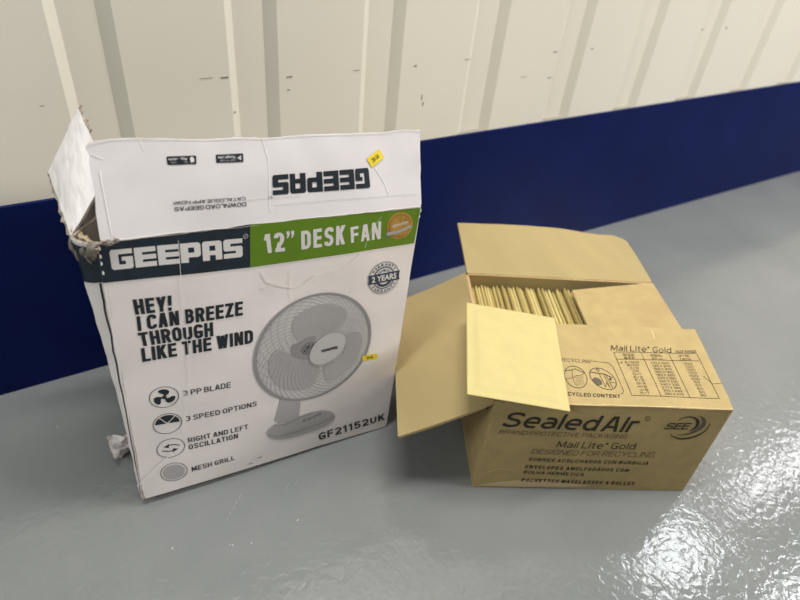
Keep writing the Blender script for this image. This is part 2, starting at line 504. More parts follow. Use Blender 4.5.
def stroke_text(pr, q, body, m, layer=1, sw=.13, gap=.10, rad=.26, space=.24):
    """Letter a line of text into the quad q with an even stroke width sw (as a share of the height)."""
    wq = math.hypot(q[1][0] - q[0][0], q[1][1] - q[0][1])
    hx, hy = q[3][0] - q[0][0], q[3][1] - q[0][1]
    ht = abs(hx * -(q[1][1] - q[0][1]) + hy * (q[1][0] - q[0][0])) / wq
    asp = wq / ht
    n = sum(c != ' ' for c in body)
    sp = body.count(' ')
    tot = sum(GLYPH[c][0] for c in body if c != ' ')
    fixed = n * sw + (len(body) - 1 - 2 * sp) * gap + sp * (space + gap)
    wb = (asp - fixed) / max(tot, 1e-6)
    if wb < .15:
        k = asp / (fixed + .15 * tot + 1e-6)
        gap *= k; space *= k; wb = .15
        fixed = n * sw + (len(body) - 1 - 2 * sp) * gap + sp * (space + gap)
        wb = max(.05, (asp - fixed) / tot)
    x = 0
    for c in body:
        if c == ' ':
            x += space; continue
        w_, pls = GLYPH[c]
        gw = w_ * wb
        X = lambda u: x + sw / 2 + u * gw
        Y = lambda v: sw / 2 + v * (1 - sw)
        for rnd_, cl, pts in pls:
            P2 = [(X(u), Y(v)) for u, v in pts]
            put = lambda quad: pr.poly([bil(q, a_ / asp, b_) for a_, b_ in quad], m, layer)
            if not rnd_:
                # straight strokes, their ends cut level or plumb
                h_ = sw / 2
                for (x0, y0), (x1, y1) in zip(P2, P2[1:]):
                    dx, dy = x1 - x0, y1 - y0
                    ln = math.hypot(dx, dy)
                    if abs(dy) >= abs(dx) * .8:
                        k = min(h_ * ln / abs(dy), h_ * 1.2) if abs(dx) > 1e-6 else h_
                        if y0 > y1:
                            x0, y0, x1, y1 = x1, y1, x0, y0
                        put([(x0 - k, y0 - h_), (x0 + k, y0 - h_), (x1 + k, y1 + h_), (x1 - k, y1 + h_)])
                    else:
                        k = min(h_ * ln / abs(dx), h_ * 1.2)
                        if x0 > x1:
                            x0, y0, x1, y1 = x1, y1, x0, y0
                        put([(x0 - h_, y0 - k), (x1 + h_, y1 - k), (x1 + h_, y1 + k), (x0 - h_, y0 + k)])
                continue
            P2 = fillet(P2, cl, rad, rad)
            n2 = len(P2)
            L_, R_ = [], []
            for i, p in enumerate(P2):
                if cl and i in (0, n2 - 1):
                    a, b = P2[n2 - 2], P2[1]
                else:
                    a, b = P2[max(i - 1, 0)], P2[min(i + 1, n2 - 1)]
                d1 = (p[0] - a[0], p[1] - a[1]); d2 = (b[0] - p[0], b[1] - p[1])
                l1, l2 = math.hypot(*d1), math.hypot(*d2)
                if l1 < 1e-9: d1, l1 = d2, l2
                if l2 < 1e-9: d2, l2 = d1, l1
                t1, t2 = (d1[0] / l1, d1[1] / l1), (d2[0] / l2, d2[1] / l2)
                tx, ty = t1[0] + t2[0], t1[1] + t2[1]
                l = math.hypot(tx, ty) or 1e-9
                tx, ty = tx / l, ty / l
                k = sw / 2 / max(.6, tx * t1[0] + ty * t1[1])
                L_.append((p[0] - ty * k, p[1] + tx * k))
                R_.append((p[0] + ty * k, p[1] - tx * k))
            for i in range(n2 - 1):
                put([L_[i], L_[i + 1], R_[i + 1], R_[i]])
        x += gw + sw + gap
    return pr
Print.st = stroke_text

# ------------------------------------------------------------------ printed layouts, metres in each face's own frame
Q = {
'corners': [(0,-0),(0.3621,0),(0.3746,0.3825),(0.0134,0.3908)],
'navy': [(0.0085,0.3451),(0.1588,0.3358),(0.1612,0.3901),(0.0134,0.3908)],
'green': [(0.1588,0.3358),(0.3711,0.3319),(0.3746,0.3825),(0.1612,0.3901)],
'logo': [(0.0191,0.3586),(0.1511,0.351),(0.1517,0.3743),(0.02,0.3818)],
'logo_r': [(0.1556,0.3762),(0.1584,0.3764),(0.1558,0.3792)],
't12': [(0.1771,0.3509),(0.2112,0.3497),(0.2107,0.3752),(0.175,0.3756)],
'desk': [(0.2193,0.3487),(0.2738,0.347),(0.2732,0.373),(0.2184,0.3731)],
'fan': [(0.2819,0.3473),(0.322,0.3461),(0.3205,0.3708),(0.2798,0.3687)],
'hey': [(0.0329,0.2994),(0.0698,0.2967),(0.0715,0.3165),(0.0327,0.3192)],
'ican': [(0.0323,0.2775),(0.147,0.2719),(0.1481,0.2919),(0.0333,0.2971)],
'thr': [(0.0321,0.2557),(0.1111,0.2506),(0.1121,0.2707),(0.0315,0.2752)],
'like': [(0.031,0.2333),(0.1572,0.2279),(0.158,0.2479),(0.0318,0.2532)],
'ic1': [(0.0471,0.173),(0.0638,0.1701),(0.0484,0.19)],
'ic2': [(0.0458,0.1279),(0.0628,0.1255),(0.0471,0.1454)],
'ic3': [(0.045,0.0832),(0.0622,0.0807),(0.0466,0.1004)],
'ic4': [(0.0438,0.0369),(0.0605,0.0329),(0.0456,0.0545)],
'c1': [(0.0692,0.168),(0.1257,0.1645),(0.1263,0.1738),(0.0692,0.1761)],
'c2': [(0.0677,0.1236),(0.1579,0.12),(0.1577,0.1287),(0.0681,0.1324)],
'c3': [(0.0669,0.0842),(0.1448,0.0807),(0.1448,0.0898),(0.0668,0.093)],
'c3b': [(0.0663,0.0712),(0.1303,0.0683),(0.1302,0.0777),(0.0666,0.0807)],
'c4': [(0.0661,0.0278),(0.1234,0.0272),(0.1232,0.0355),(0.0661,0.0372)],
'model': [(0.2488,0.0131),(0.3575,0.0168),(0.3557,0.0314),(0.2474,0.0292)],
'warr': [(0.3318,0.287),(0.3547,0.2867),(0.3304,0.3119)],
'seal': [(0.3473,0.3606),(0.3653,0.3605),(0.3455,0.3795)],
'ring': [(0.2383,0.1946),(0.3188,0.1953),(0.2383,0.2821)],
'hub': [(0.2561,0.1918),(0.2814,0.1925),(0.2619,0.2176)],
'bl1': [(0.2074,0.2437),(0.2091,0.251),(0.216,0.2584),(0.2291,0.2643),(0.2467,0.2659),(0.2672,0.2601),(0.2793,0.25),(0.2828,0.2397),(0.2779,0.2301),(0.2641,0.2206),(0.2502,0.2179),(0.2411,0.2148),(0.2366,0.2062),(0.2298,0.2025),(0.2184,0.2098),(0.2106,0.2215),(0.2073,0.2344)],
'bl2': [(0.2806,0.2085),(0.2909,0.2109),(0.3009,0.2074),(0.3059,0.1989),(0.3063,0.1813),(0.3012,0.1617),(0.2896,0.1438),(0.2724,0.1336),(0.2575,0.1305),(0.2536,0.1364),(0.2512,0.1556),(0.2497,0.165),(0.2662,0.1645),(0.277,0.1718),(0.2817,0.1852)],
'bl3': [(0.1745,0.1734),(0.1748,0.1847),(0.1763,0.1983),(0.1808,0.2066),(0.1896,0.2096),(0.2005,0.1996),(0.2185,0.1831),(0.2324,0.179),(0.2456,0.1662),(0.2452,0.1544),(0.2401,0.1408),(0.2402,0.1368),(0.2338,0.1291),(0.2187,0.1272),(0.1934,0.1384),(0.1814,0.1558)],
'motor': [(0.2049,0.2011),(0.2061,0.2118),(0.2139,0.2124),(0.2296,0.2192),(0.241,0.2161),(0.2344,0.1984),(0.2324,0.179),(0.2185,0.1831),(0.2071,0.1921)],
'neck': [(0.1934,0.1357),(0.2187,0.1272),(0.2192,0.11),(0.2171,0.0787),(0.2144,0.0707),(0.1796,0.075),(0.1866,0.1044),(0.19,0.1202)],
'base': [(0.1695,0.058),(0.1708,0.0665),(0.1796,0.0744),(0.1968,0.0699),(0.2166,0.0773),(0.2368,0.0788),(0.2528,0.076),(0.2669,0.0678),(0.2732,0.0577),(0.2712,0.0475),(0.2584,0.0398),(0.2374,0.037),(0.2144,0.0368),(0.1942,0.0381),(0.1767,0.0453)],
'btn': [(0.2256,0.0664),(0.2329,0.0667),(0.2403,0.0685),(0.2472,0.0705)],
'hubtext': [(0.2475,0.1882),(0.2702,0.1878),(0.2695,0.1929),(0.2469,0.1921)],
'stk': [(0.3087,0.1538),(0.3335,0.1517),(0.3314,0.1615),(0.3077,0.164)],
'crease1': [(0.1723,0.3278),(0.179,0.3128),(0.1933,0.3042),(0.208,0.2982),(0.2231,0.3009),(0.237,0.3096),(0.2538,0.3121),(0.272,0.3158),(0.2851,0.3206),(0.2979,0.3313)],
'crease6': [(0.3002,0.338),(0.3077,0.3632),(0.3199,0.3777)],
'crease1b': [(0.1716,0.3045),(0.1824,0.3078),(0.1958,0.3107)],
'crease2': [(-0.0029,0.0325),(0.015,0.0479),(0.0289,0.0612),(0.0454,0.0752)],
'crease3': [(0.0856,0.3825),(0.0838,0.3462),(0.0819,0.2656),(0.079,0.1898),(0.0721,0.1672),(0.0638,0.1088)],
'crease4': [(0.2069,0.3225),(0.2067,0.2795)],
'crease5': [(0.018,0.0524),(0.0217,0.0428),(0.0425,0.0492)],
'dent': [(0.1443,0.0072),(0.1577,0.0142),(0.2914,0.0034)],
'fcorners': [(0,0),(0.3613,-0),(0.3594,0.0923),(0.0053,0.0949)],
'ftop': [(0.0053,0.0949),(0.0244,0.098),(0.0506,0.0973),(0.0777,0.0956),(0.1109,0.0935),(0.1461,0.0939),(0.169,0.0918),(0.2107,0.0931),(0.2571,0.0926),(0.3066,0.0916),(0.3392,0.0936),(0.3594,0.0923)],
'fleft': [(0.0053,0.0949),(0.0029,0.0905),(0.0052,0.0794),(0.0025,0.042),(0.0013,0.0079)],
'stk1': [(0.2941,0.0526),(0.3118,0.0632),(0.3056,0.0735),(0.2877,0.0635)],
'flogo': [(0.2903,0.0531),(0.1762,0.0529),(0.1753,0.0314),(0.2922,0.0298)],
'flogo_r': [(0.1723,0.029),(0.1701,0.029),(0.1722,0.0274)],
'cat': [(0.1454,0.0325),(0.0726,0.0343),(0.0726,0.0311),(0.1454,0.0288)],
'dl': [(0.1455,0.0267),(0.0727,0.0283),(0.0726,0.0243),(0.1455,0.0223)],
'app': [(0.0999,0.0782),(0.072,0.0789),(0.0717,0.0707),(0.0992,0.0696)],
'play': [(0.1471,0.0776),(0.1192,0.0779),(0.119,0.0696),(0.1467,0.0689)],
'fc1': [(0.2993,0.0519),(0.3107,0.0348),(0.3171,0.0188)],
'fc2': [(0.011,0.0679),(0.0112,0.0364),(0.0118,0.0066)],
'fc3': [(0.0505,0.0964),(0.0517,0.086)],
'fc4': [(0.169,0.0918),(0.1734,0.0689),(0.1712,0.0154)],
'fc5': [(0.0053,0.0849),(0.0155,0.0797)],
'fc6': [(0.1772,0.0203),(0.2416,0.0198),(0.3555,0.0166)],
'fc7': [(0.0692,0.0308),(0.2063,0.0276)],
'sa': [(0.0169,0.1355),(0.2023,0.1334),(0.2064,0.162),(0.0232,0.1644)],
'sa_r': [(0.2119,0.1602),(0.2155,0.16),(0.2111,0.1646)],
'brand': [(0.0156,0.1216),(0.1937,0.1207),(0.1922,0.1296),(0.0156,0.1296)],
'ml': [(0.1005,0.0989),(0.2136,0.0981),(0.2113,0.1118),(0.1002,0.1117)],
'dfr': [(0.0684,0.0834),(0.247,0.0811),(0.2445,0.0931),(0.0681,0.0931)],
'sob': [(0.0687,0.0667),(0.2457,0.0642),(0.244,0.072),(0.0685,0.0739)],
'env': [(0.0681,0.049),(0.222,0.0466),(0.2208,0.0543),(0.0674,0.057)],
'bol': [(0.0685,0.0365),(0.1589,0.0338),(0.1569,0.043),(0.068,0.0451)],
'poc': [(0.0698,0.0163),(0.2423,0.0135),(0.2406,0.0218),(0.069,0.0247)],
'see': [(0.2403,0.1411),(0.2746,0.1411),(0.2726,0.1544),(0.24,0.153)],
'sw1': [(0.2542,0.1561),(0.2571,0.1619),(0.2634,0.1662),(0.2711,0.167),(0.279,0.1645),(0.2853,0.159),(0.2883,0.1517),(0.2873,0.1442),(0.2825,0.1389),(0.2771,0.1362),(0.2807,0.1405),(0.2832,0.1457),(0.2834,0.1523),(0.2802,0.1588),(0.2748,0.1635),(0.2685,0.1648),(0.2621,0.1637),(0.2578,0.1603)],
'sw2': [(0.2785,0.1685),(0.2859,0.1672),(0.2933,0.1618),(0.2973,0.1538),(0.2965,0.1446),(0.2907,0.1359),(0.2822,0.1309),(0.2713,0.1288),(0.2598,0.1312),(0.2706,0.1304),(0.2799,0.1337),(0.2867,0.1399),(0.2906,0.1477),(0.2909,0.1551),(0.2873,0.1624),(0.2829,0.1663)],
'sw3': [(0.3011,0.1564),(0.3042,0.1499),(0.304,0.1407),(0.299,0.1302),(0.2901,0.123),(0.2783,0.1199),(0.2672,0.1212),(0.2574,0.1268),(0.2508,0.1347),(0.2555,0.1302),(0.2632,0.1253),(0.2735,0.1232),(0.2846,0.1248),(0.2943,0.13),(0.3008,0.1371),(0.3031,0.1457)],
'scr': [(0.0065,0.0313),(0.0329,0.0461),(0.0556,0.0423)],
'tape': [(0.0032,0.0074),(0.0393,0.0134),(0.0823,0.022),(0.1769,0.008)],
'corn': [(-0.0101,0.0011),(0.3243,0.004),(0.3294,0.1463),(0.1133,0.1381)],
'title': [(0.1819,0.0958),(0.273,0.0965),(0.2763,0.1073),(0.1858,0.1064)],
'range': [(0.2802,0.0974),(0.3112,0.0984),(0.313,0.1036),(0.2819,0.1018)],
'tab': [(0.1882,0.0176),(0.3119,0.0179),(0.3114,0.0976),(0.1856,0.0932)],
'cols': [(0.2263,0.0928),(0.2292,0.0178),(0.2686,0.094),(0.2701,0.0175)],
'head': [(0.1869,0.0803),(0.3091,0.0835)],
'rec': [(0.1057,0.0724),(0.1486,0.0716),(0.1501,0.0775),(0.1074,0.0799)],
'frame': [(0.1503,0.0753),(0.172,0.0727),(0.1765,0.0658),(0.179,0.0246),(0.1763,0.0204),(0.1739,0.0195)],
'cont': [(0.1031,0.0142),(0.1712,0.0128),(0.1721,0.0181),(0.1039,0.0203)],
'p1': [(0.1186,0.0465),(0.134,0.0446),(0.1212,0.0655)],
'p2': [(0.1561,0.0447),(0.1732,0.0395),(0.1576,0.0628)],
'tc1': [(0.3047,0.0556),(0.3125,0.0428),(0.3278,0.0443)],
'tc2': [(0.2586,0.1464),(0.2564,0.1222)],
}
# ------------------------------------------------------------------ the setting
WALL_Y, BAND = .846, .3155
fl = pydata('floor', [(-3, -3.5, 0), (7, -3.5, 0), (7, WALL_Y + .05, 0), (-3, WALL_Y + .05, 0)], [[0, 1, 2, 3]], ['floor'])
tag(fl, 'glossy grey painted floor', 'floor', kind='structure')

# cream steel cladding: a trapezoidal groove every 21 cm
prof = []
k = -14
while .048 + .2107 * k < 6.8:
    x = .048 + .2107 * k
    prof += [(x, WALL_Y + .002), (x + .013, WALL_Y + .0125), (x + .056, WALL_Y + .0125), (x + .073, WALL_Y + .002)]
    k += 1
vs, fs = [], []
for x, y in prof:
    vs += [(x, y, BAND - .06), (x, y, 2.3)]
for i in range(len(prof) - 1):
    fs.append([2 * i, 2 * i + 2, 2 * i + 3, 2 * i + 1])
n0 = len(vs)
vs += [(prof[0][0], WALL_Y + .05, BAND - .06), (prof[0][0], WALL_Y + .05, 2.3), (prof[-1][0], WALL_Y + .05, BAND - .06), (prof[-1][0], WALL_Y + .05, 2.3)]
fs.append([n0, n0 + 1, n0 + 3, n0 + 2])
wall = pydata('wall_back', vs, fs, ['cream'])
tag(wall, 'cream ribbed steel partition wall', 'wall', kind='structure')

bx0, bx1 = -2.9, 6.8
band_vs = [(bx0, WALL_Y, 0), (bx1, WALL_Y, 0), (bx1, WALL_Y, BAND - .002), (bx0, WALL_Y, BAND - .002), (bx0, WALL_Y + .002, BAND), (bx1, WALL_Y + .002, BAND),
           (bx1, WALL_Y + .0175, BAND), (bx0, WALL_Y + .0175, BAND), (bx1, WALL_Y + .0175, 0), (bx0, WALL_Y + .0175, 0)]
band = pydata('baseboard_back', band_vs, [[0, 1, 2, 3], [3, 2, 5, 4], [4, 5, 6, 7], [7, 6, 8, 9], [0, 3, 4, 7, 9], [1, 8, 6, 5, 2]], ['blue', 'ledge'], mi=[0, 0, 1, 0, 0, 0])
tag(band, 'tall navy blue kick board along the foot of the cream wall', 'baseboard', kind='structure')

# small scuffs on the cladding, chips and scratches on the floor
wf = Face((0, WALL_Y + .002, 0), (1, 0, 0), (0, 0, 1))
pr = Print()
for x, z, l, h in [(.251, .456, .012, .0022), (.225, .457, .02, .0010), (.348, .449, .010, .0022), (.346, .430, .005, .0016), (.460, .450, .012, .0013), (.570, .449, .007, .0022),
                   (.677, .452, .012, .0015), (.884, .452, .011, .0024), (.982, .452, .008, .0022), (.884, .404, .012, .0018), (.815, .411, .016, .0010),
                   (.590, .395, .002, .010), (.594, .383, .002, .008), (1.316, .473, .006, .004), (1.403, .473, .006, .005), (.262, .405, .003, .003), (.02, .44, .006, .001)]:
    pr.poly([(x - l / 2, z - h / 2), (x + l / 2, z - h * .3), (x + l * .45, z + h / 2), (x - l * .4, z + h * .4)], 'scuff')
pr.build('scuff_marks', wf, wall)
ff = Face((0, 0, 0), (1, 0, 0), (0, 1, 0))
pr = Print()
for a, b in [((.092, .476), (.125, .508)), ((.180, .486), (.188, .491)), ((.193, .487), (.201, .490))]:
    for t in range(5):
        p = (a[0] + (b[0] - a[0]) * t / 5, a[1] + (b[1] - a[1]) * t / 5)
        q = (a[0] + (b[0] - a[0]) * (t + random.uniform(.4, .9)) / 5, a[1] + (b[1] - a[1]) * (t + .7) / 5)
        pr.line([p, q], .0005, 'speck')
for x, y in [(.085, .441), (.088, .439), (.176, .433), (.11, .43), (-.078, .742), (.02, .47)]:
    r = random.uniform(.001, .002)
    pr.poly([(x - r, y), (x, y - r * .7), (x + r, y + .2 * r), (x + .2 * r, y + r)], 'speck')
for x, y in [(.240, .494), (.270, .463), (.276, .466), (.273, .459), (-.111, .80), (-.106, .689), (1.712, .633), (1.70, .64), (.425, .401)]:
    r = random.uniform(.001, .002)
    pr.poly([(x - r, y), (x, y - r * .7), (x + r, y + .2 * r), (x + .2 * r, y + r)], 'scuff')
pr.build('paint_chips', ff, fl, eps=.0001)

# ------------------------------------------------------------------ the white fan carton
fan = thing('product_box', 'tall damaged white desk fan carton with torn open top flaps', 'cardboard box', (.19, .64, 0))
FO, FX, FY = (.00376, .54844, .013), (.99656, -.07713, -.03038), (.03362, .04113, .99859)
def fdisp(x, y):
    d = .0012 * nz2(x, y, 9, 1.3) + .0006 * nz2(x, y, 22, 5.1)
    d += .0022 * math.sin(math.pi * min(1, max(0, x / .37))) * math.sin(math.pi * min(1, max(0, y / .39)))
    d -= .001 * math.exp(-((x - .0) ** 2 + (y - .0) ** 2) / .0004)
    return d
F = Face(FO, FX, FY, fdisp)
def jag(a, b, n, amp, seed):
    rnd = random.Random(seed)
    d = (b[0] - a[0], b[1] - a[1])
    l = math.hypot(*d)
    return [(a[0] + d[0] * k / n - d[1] / l * rnd.uniform(-amp, amp), a[1] + d[1] * k / n + d[0] / l * rnd.uniform(-amp, amp)) for k in range(1, n)]
co = Q['corners']
outl = [(.004, 0)] + [(.08, .0004), (.15, -.0004), (.25, .0002), (.3585, .0)] + [(.3625, .004)] + [co[2]] + jag(co[2], co[3], 26, .0007, 3) + [(.0134, .3908), (.0105, .386), (.0085, .345), (.005, .2), (.001, .05), (0, .008)]
front = slab('front_panel', F, outl, .003, ['white', 'inner', 'core'], fan, .012)

Print().poly(Q['navy'][:3] + jag(Q['navy'][2], Q['navy'][3], 10, .0006, 8) + [(.0134, .3903), (.0108, .386)], 'navy').build('navy_band', F, front, label='navy blue printed band')
Print().poly([Q['green'][0], (.26, .3333), Q['green'][1], (.3740, .3815)] + jag((.374, .3818), Q['green'][3], 12, .0006, 9) + [Q['green'][3]], 'green').build('green_band', F, front, label='green printed band')
pr = Print().block(Q['logo'], 'GEEPAS', 'letter', 2)
c, a, b = Q['logo_r']
pr.ell(c, a, b, 'g2', 2, .75, 1, 16)
pr.text([(c[0] - .001, c[1] - .0013), (c[0] + .001, c[1] - .0013), (c[0] + .001, c[1] + .0013), (c[0] - .001, c[1] + .0013)], 'R', 'g2', 2)
pr.build('brand_lettering', F, front, label='white block lettering on the navy band')
Print().st([bil(Q['t12'], u_, v_) for u_, v_ in ((0, 0), (.66, 0), (.66, 1), (0, 1))], '12', 'letter', 2, .19, .14, .2).poly([bil(Q['t12'], *t) for t in ((.74, 1), (.84, 1), (.84, .80), (.78, .66), (.73, .66), (.77, .80), (.74, .82))], 'letter', 2).poly([bil(Q['t12'], *t) for t in ((.89, 1), (.99, 1), (.99, .80), (.93, .66), (.88, .66), (.92, .80), (.89, .82))], 'letter', 2).st(Q['desk'], 'DESK', 'letter', 2, .18, .13, .2).st(Q['fan'], 'FAN', 'letter', 2, .18, .13, .2).build('product_title', F, front, label='white narrow lettering on the green band')
Print().st(Q['hey'], 'HEY!', 'ink', 1, .19, .09, .2).st(Q['ican'], 'I CAN BREEZE', 'ink', 1, .19, .09, .2, .22).st(Q['thr'], 'THROUGH', 'ink', 1, .19, .09, .2).st(Q['like'], 'LIKE THE WIND', 'ink', 1, .19, .09, .2, .22).build('slogan_text', F, front, label='bold black slogan in four lines')

def icon(key):
    c, a, b = Q[key]
    return Print().ell(c, a, b, 'ink', 1, .955, 1.0, 48), c, (a[0] - c[0], a[1] - c[1]), (b[0] - c[0], b[1] - c[1])
def loc(c, A, B, pts):
    return [(c[0] + u * A[0] + v * B[0], c[1] + u * A[1] + v * B[1]) for u, v in pts]
# three blades
pr, c, A, B = icon('ic1')
bl = [(.02, .1), (-.02, .3), (-.28, .42), (-.42, .62), (-.2, .76), (.12, .74), (.34, .6), (.36, .4), (.2, .2)]
for k in range(3):
    t = k * 2 * math.pi / 3
    rb = [(x * math.cos(t) - y * math.sin(t), x * math.sin(t) + y * math.cos(t)) for x, y in bl]
    pr.poly(smooth_poly(loc(c, A, B, rb), 2), 'ink', 1)
pr.ell(c, *loc(c, A, B, [(.16, 0), (0, .16)]), 'ink', 2, n=20)
pr.build('feature_icon', F, front, label='round icon of three fan blades')
# speed dial
pr, c, A, B = icon('ic2')
arc = lambda t0, t1, r, n=14: [(r * math.cos(t0 + (t1 - t0) * k / n), r * math.sin(t0 + (t1 - t0) * k / n)) for k in range(n + 1)]
R_ = math.radians
for t0, t1 in ((2, 48), (54, 126), (132, 178)):
    m_ = R_((t0 + t1) / 2)
    pr.poly(loc(c, A, B, [(.10 * math.cos(m_), .10 * math.sin(m_))] + arc(R_(t0), R_(t1), .84)), 'ink', 1)
pr.build('feature_icon', F, front, label='round icon of a three part speed dial')
# arrows
pr, c, A, B = icon('ic3')
for sg in (1, -1):
    band_ = [(sg * (.62 - .095 * k), sg * (.10 + .18 * math.sin(math.pi * k / 10 * .8))) for k in range(11)]
    up_ = [(x, y + sg * .09) for x, y in band_]
    pr.poly(loc(c, A, B, band_[:9] + up_[:9][::-1]), 'ink', 1)
    pr.poly(loc(c, A, B, [(sg * -.52, sg * .20), (sg * -.12, sg * .46), (sg * -.16, sg * .06)]), 'ink', 2)
pr.build('feature_icon', F, front, label='round icon of two opposed arrows')
# mesh disc
pr, c, A, B = icon('ic4')
pr.ell(c, *loc(c, A, B, [(.8, 0), (0, .8)]), 'g2', 1)
pr.build('feature_icon', F, front, label='round icon with a plain grey disc')
for q, s_ in (('c1', '3 PP BLADE'), ('c2', '3 SPEED OPTIONS'), ('c4', 'MESH GRILL')):
    Print().st(Q[q], s_, 'ink', 1, .14, .17, .3).build('feature_caption', F, front)
Print().st(Q['c3'], 'RIGHT AND LEFT', 'ink', 1, .14, .17, .3).st(Q['c3b'], 'OSCILLATION', 'ink', 1, .14, .17, .3).build('feature_caption', F, front)
Print().st(Q['model'], 'GF21152UK', 'ink', 1, .19, .17, .3).build('model_number', F, front)

# printed picture of the fan
pr = Print()
c, a, b = Q['ring']
pr.poly(smooth_poly(Q['neck'], 1), 'g2', 2)
pr.poly(smooth_poly(Q['base'], 2), 'g2', 1)
pr.line([Q['base'][2], (.1968, .0685), (.2166, .0745), (.2368, .0765)], .0012, 'g2b', 3)
pr.line([(.172, .056), (.19, .0475), (.22, .047), (.25, .050), (.271, .057)], .0012, 'g2b', 3)
for x, y in Q['btn']:
    pr.ell((x, y), (x + .0028, y + .0004), (x + .0006, y + .0024), 'g3', 3, .6, 1, 14)
pr.ell(c, a, b, 'gm', 3, n=72)
A, B = (a[0] - c[0], a[1] - c[1]), (b[0] - c[0], b[1] - c[1])
hc = Q['hub'][0]
def spirals(n, fam, wd, m, layer, s0=.26):
    for i in range(n):
        pts = []
        for j in range(15):
            s_ = s0 + (.98 - s0) * j / 14
            t = 2 * math.pi * i / n + fam * (s_ - .3) * 2.1
            o_ = (1 - s_)
            cx, cy = c[0] + (hc[0] - c[0]) * o_, c[1] + (hc[1] - c[1]) * o_
            pts.append((cx + s_ * (math.cos(t) * A[0] + math.sin(t) * B[0]), cy + s_ * (math.cos(t) * A[1] + math.sin(t) * B[1])))
        pr.line(pts, wd, m, layer)
spirals(44, 1, .0017, 'letter', 4)
spirals(28, -1, .0005, 'g1', 5)
pr.poly(smooth_poly(Q['bl1'], 2), 'g2', 6).poly(smooth_poly(Q['bl2'], 2), 'g2', 6).poly(smooth_poly(Q['bl3'], 2), 'g2', 6)
pr.poly(smooth_poly(Q['motor'], 2), 'g2b', 7)
pr.poly(smooth_poly([(.217, .199), (.2225, .2075), (.236, .211), (.237, .199), (.2315, .188), (.222, .190)], 2), 'g3', 8)
spirals(44, 1, .0007, 'g2c', 9)
pr.ell(c, a, b, 'g2b', 10, .972, 1.012, 90)
h_ = Q['hub']
pr.ell(h_[0], h_[1], h_[2], 'g1', 11, n=40)
pr.ell(h_[0], h_[1], h_[2], 'g2', 12, .97, 1.01, 40)
pr.block(Q['hubtext'], 'GEEPAS', 'ink', 13)
pr.poly([(.2255, .2005), (.2275, .2035), (.2305, .203), (.229, .1995)], 'ink', 10).poly([(.2225, .1965), (.2245, .1985), (.2262, .1975), (.224, .195)], 'ink', 10)
pr.build('fan_picture', F, front, step=.02, label='printed picture of a grey desk fan with three blades')

# two year badge
pr = Print()
c, a, b = Q['warr']
A, B = (a[0] - c[0], a[1] - c[1]), (b[0] - c[0], b[1] - c[1])
pr.ell(c, a, b, 'g4', 1, n=48)
pr.ell(c, a, b, 'letter', 2, .70, .92, 48)
pr.ell(c, a, b, 'steel', 2, 0, .68, 40)
pr.ell(c, a, b, 'letter', 3, 0, .62, 40)
pr.ell(c, a, b, 'steel', 4, .40, .56, 30, math.pi * 1.05, math.pi * 1.95)
pr.ell(c, a, b, 'g4', 4, .40, .56, 30, math.pi * .05, math.pi * .95)
pr.poly(loc(c, A, B, [(-1.0, -.27), (1.02, -.27), (.94, .02), (1.02, .30), (-1.0, .30), (-.92, .02)]), 'steel', 5)
pr.text(loc(c, A, B, [(-.78, -.17), (.80, -.17), (.80, .20), (-.78, .20)]), '2 YEARS', 'letter', 6, .035)
for word, up in (('WARRANTY', 1), ('WARRANTY', -1)):
    for k, ch in enumerate(word):
        t = math.radians(90 - (k - 3.5) * 15.5) if up > 0 else math.radians(270 + (k - 3.5) * 15.5)
        ux, uy = math.cos(t), math.sin(t)
        tx, ty = (uy, -ux) if up > 0 else (-uy, ux)
        r0, r1 = (.73, .90) if up > 0 else (.90, .73)
        q = [(ux * r0 - tx * .085, uy * r0 - ty * .085), (ux * r0 + tx * .085, uy * r0 + ty * .085), (ux * r1 + tx * .085, uy * r1 + ty * .085), (ux * r1 - tx * .085, uy * r1 - ty * .085)]
        pr.text(loc(c, A, B, q), ch, 'ink', 3, .02)
for y_ in (.46, -.46):
    pr.ell(loc(c, A, B, [(0, y_)])[0], *loc(c, A, B, [(.06, y_), (0, y_ + .06)]), 'steel', 6, n=10)
pr.build('warranty_badge', F, front, label='round grey and blue two year warranty badge')

# gold seal
pr = Print()
c, a, b = Q['seal']
A, B = (a[0] - c[0], a[1] - c[1]), (b[0] - c[0], b[1] - c[1])
pr.poly(loc(c, A, B, [((1 + .05 * (k % 2)) * math.cos(2 * math.pi * k / 56) * .98, (1 + .05 * (k % 2)) * math.sin(2 * math.pi * k / 56) * .98) for k in range(56)]), 'gold', 2)
pr.ell(c, a, b, 'golddark', 3, .80, .86, 40)
pr.poly(loc(c, A, B, [(-1.0, -.62), (-.1, -.55), (.95, -.22), (.88, -.02), (-.1, -.30), (-1.06, -.36)]), 'g4', 4)
pr.poly(loc(c, A, B, [(-1.0, -.62), (-1.08, -.80), (-.80, -.72), (-.78, -.58)]), 'g3', 3)
pr.text(loc(c, A, B, [(-.66, -.12), (.58, .05), (.68, .36), (-.56, .22)]), 'quality', 'letter', 4, .01)
pr.build('quality_seal', F, front, label='gold scalloped seal with a silver ribbon')

# price label on the picture
q = Q['stk']
pr = Print().poly([bil(q, *t) for t in [(.04, 0), (.96, 0), (1, .5), (.96, 1), (.04, 1), (0, .5)]], 'yellow', 12)
pr.text([bil(q, *t) for t in [(.27, .25), (.70, .25), (.70, .75), (.27, .75)]], '20-60', 'brownink', 13, .02)
pr.build('price_sticker', F, front, label='small yellow price sticker by the printed fan')

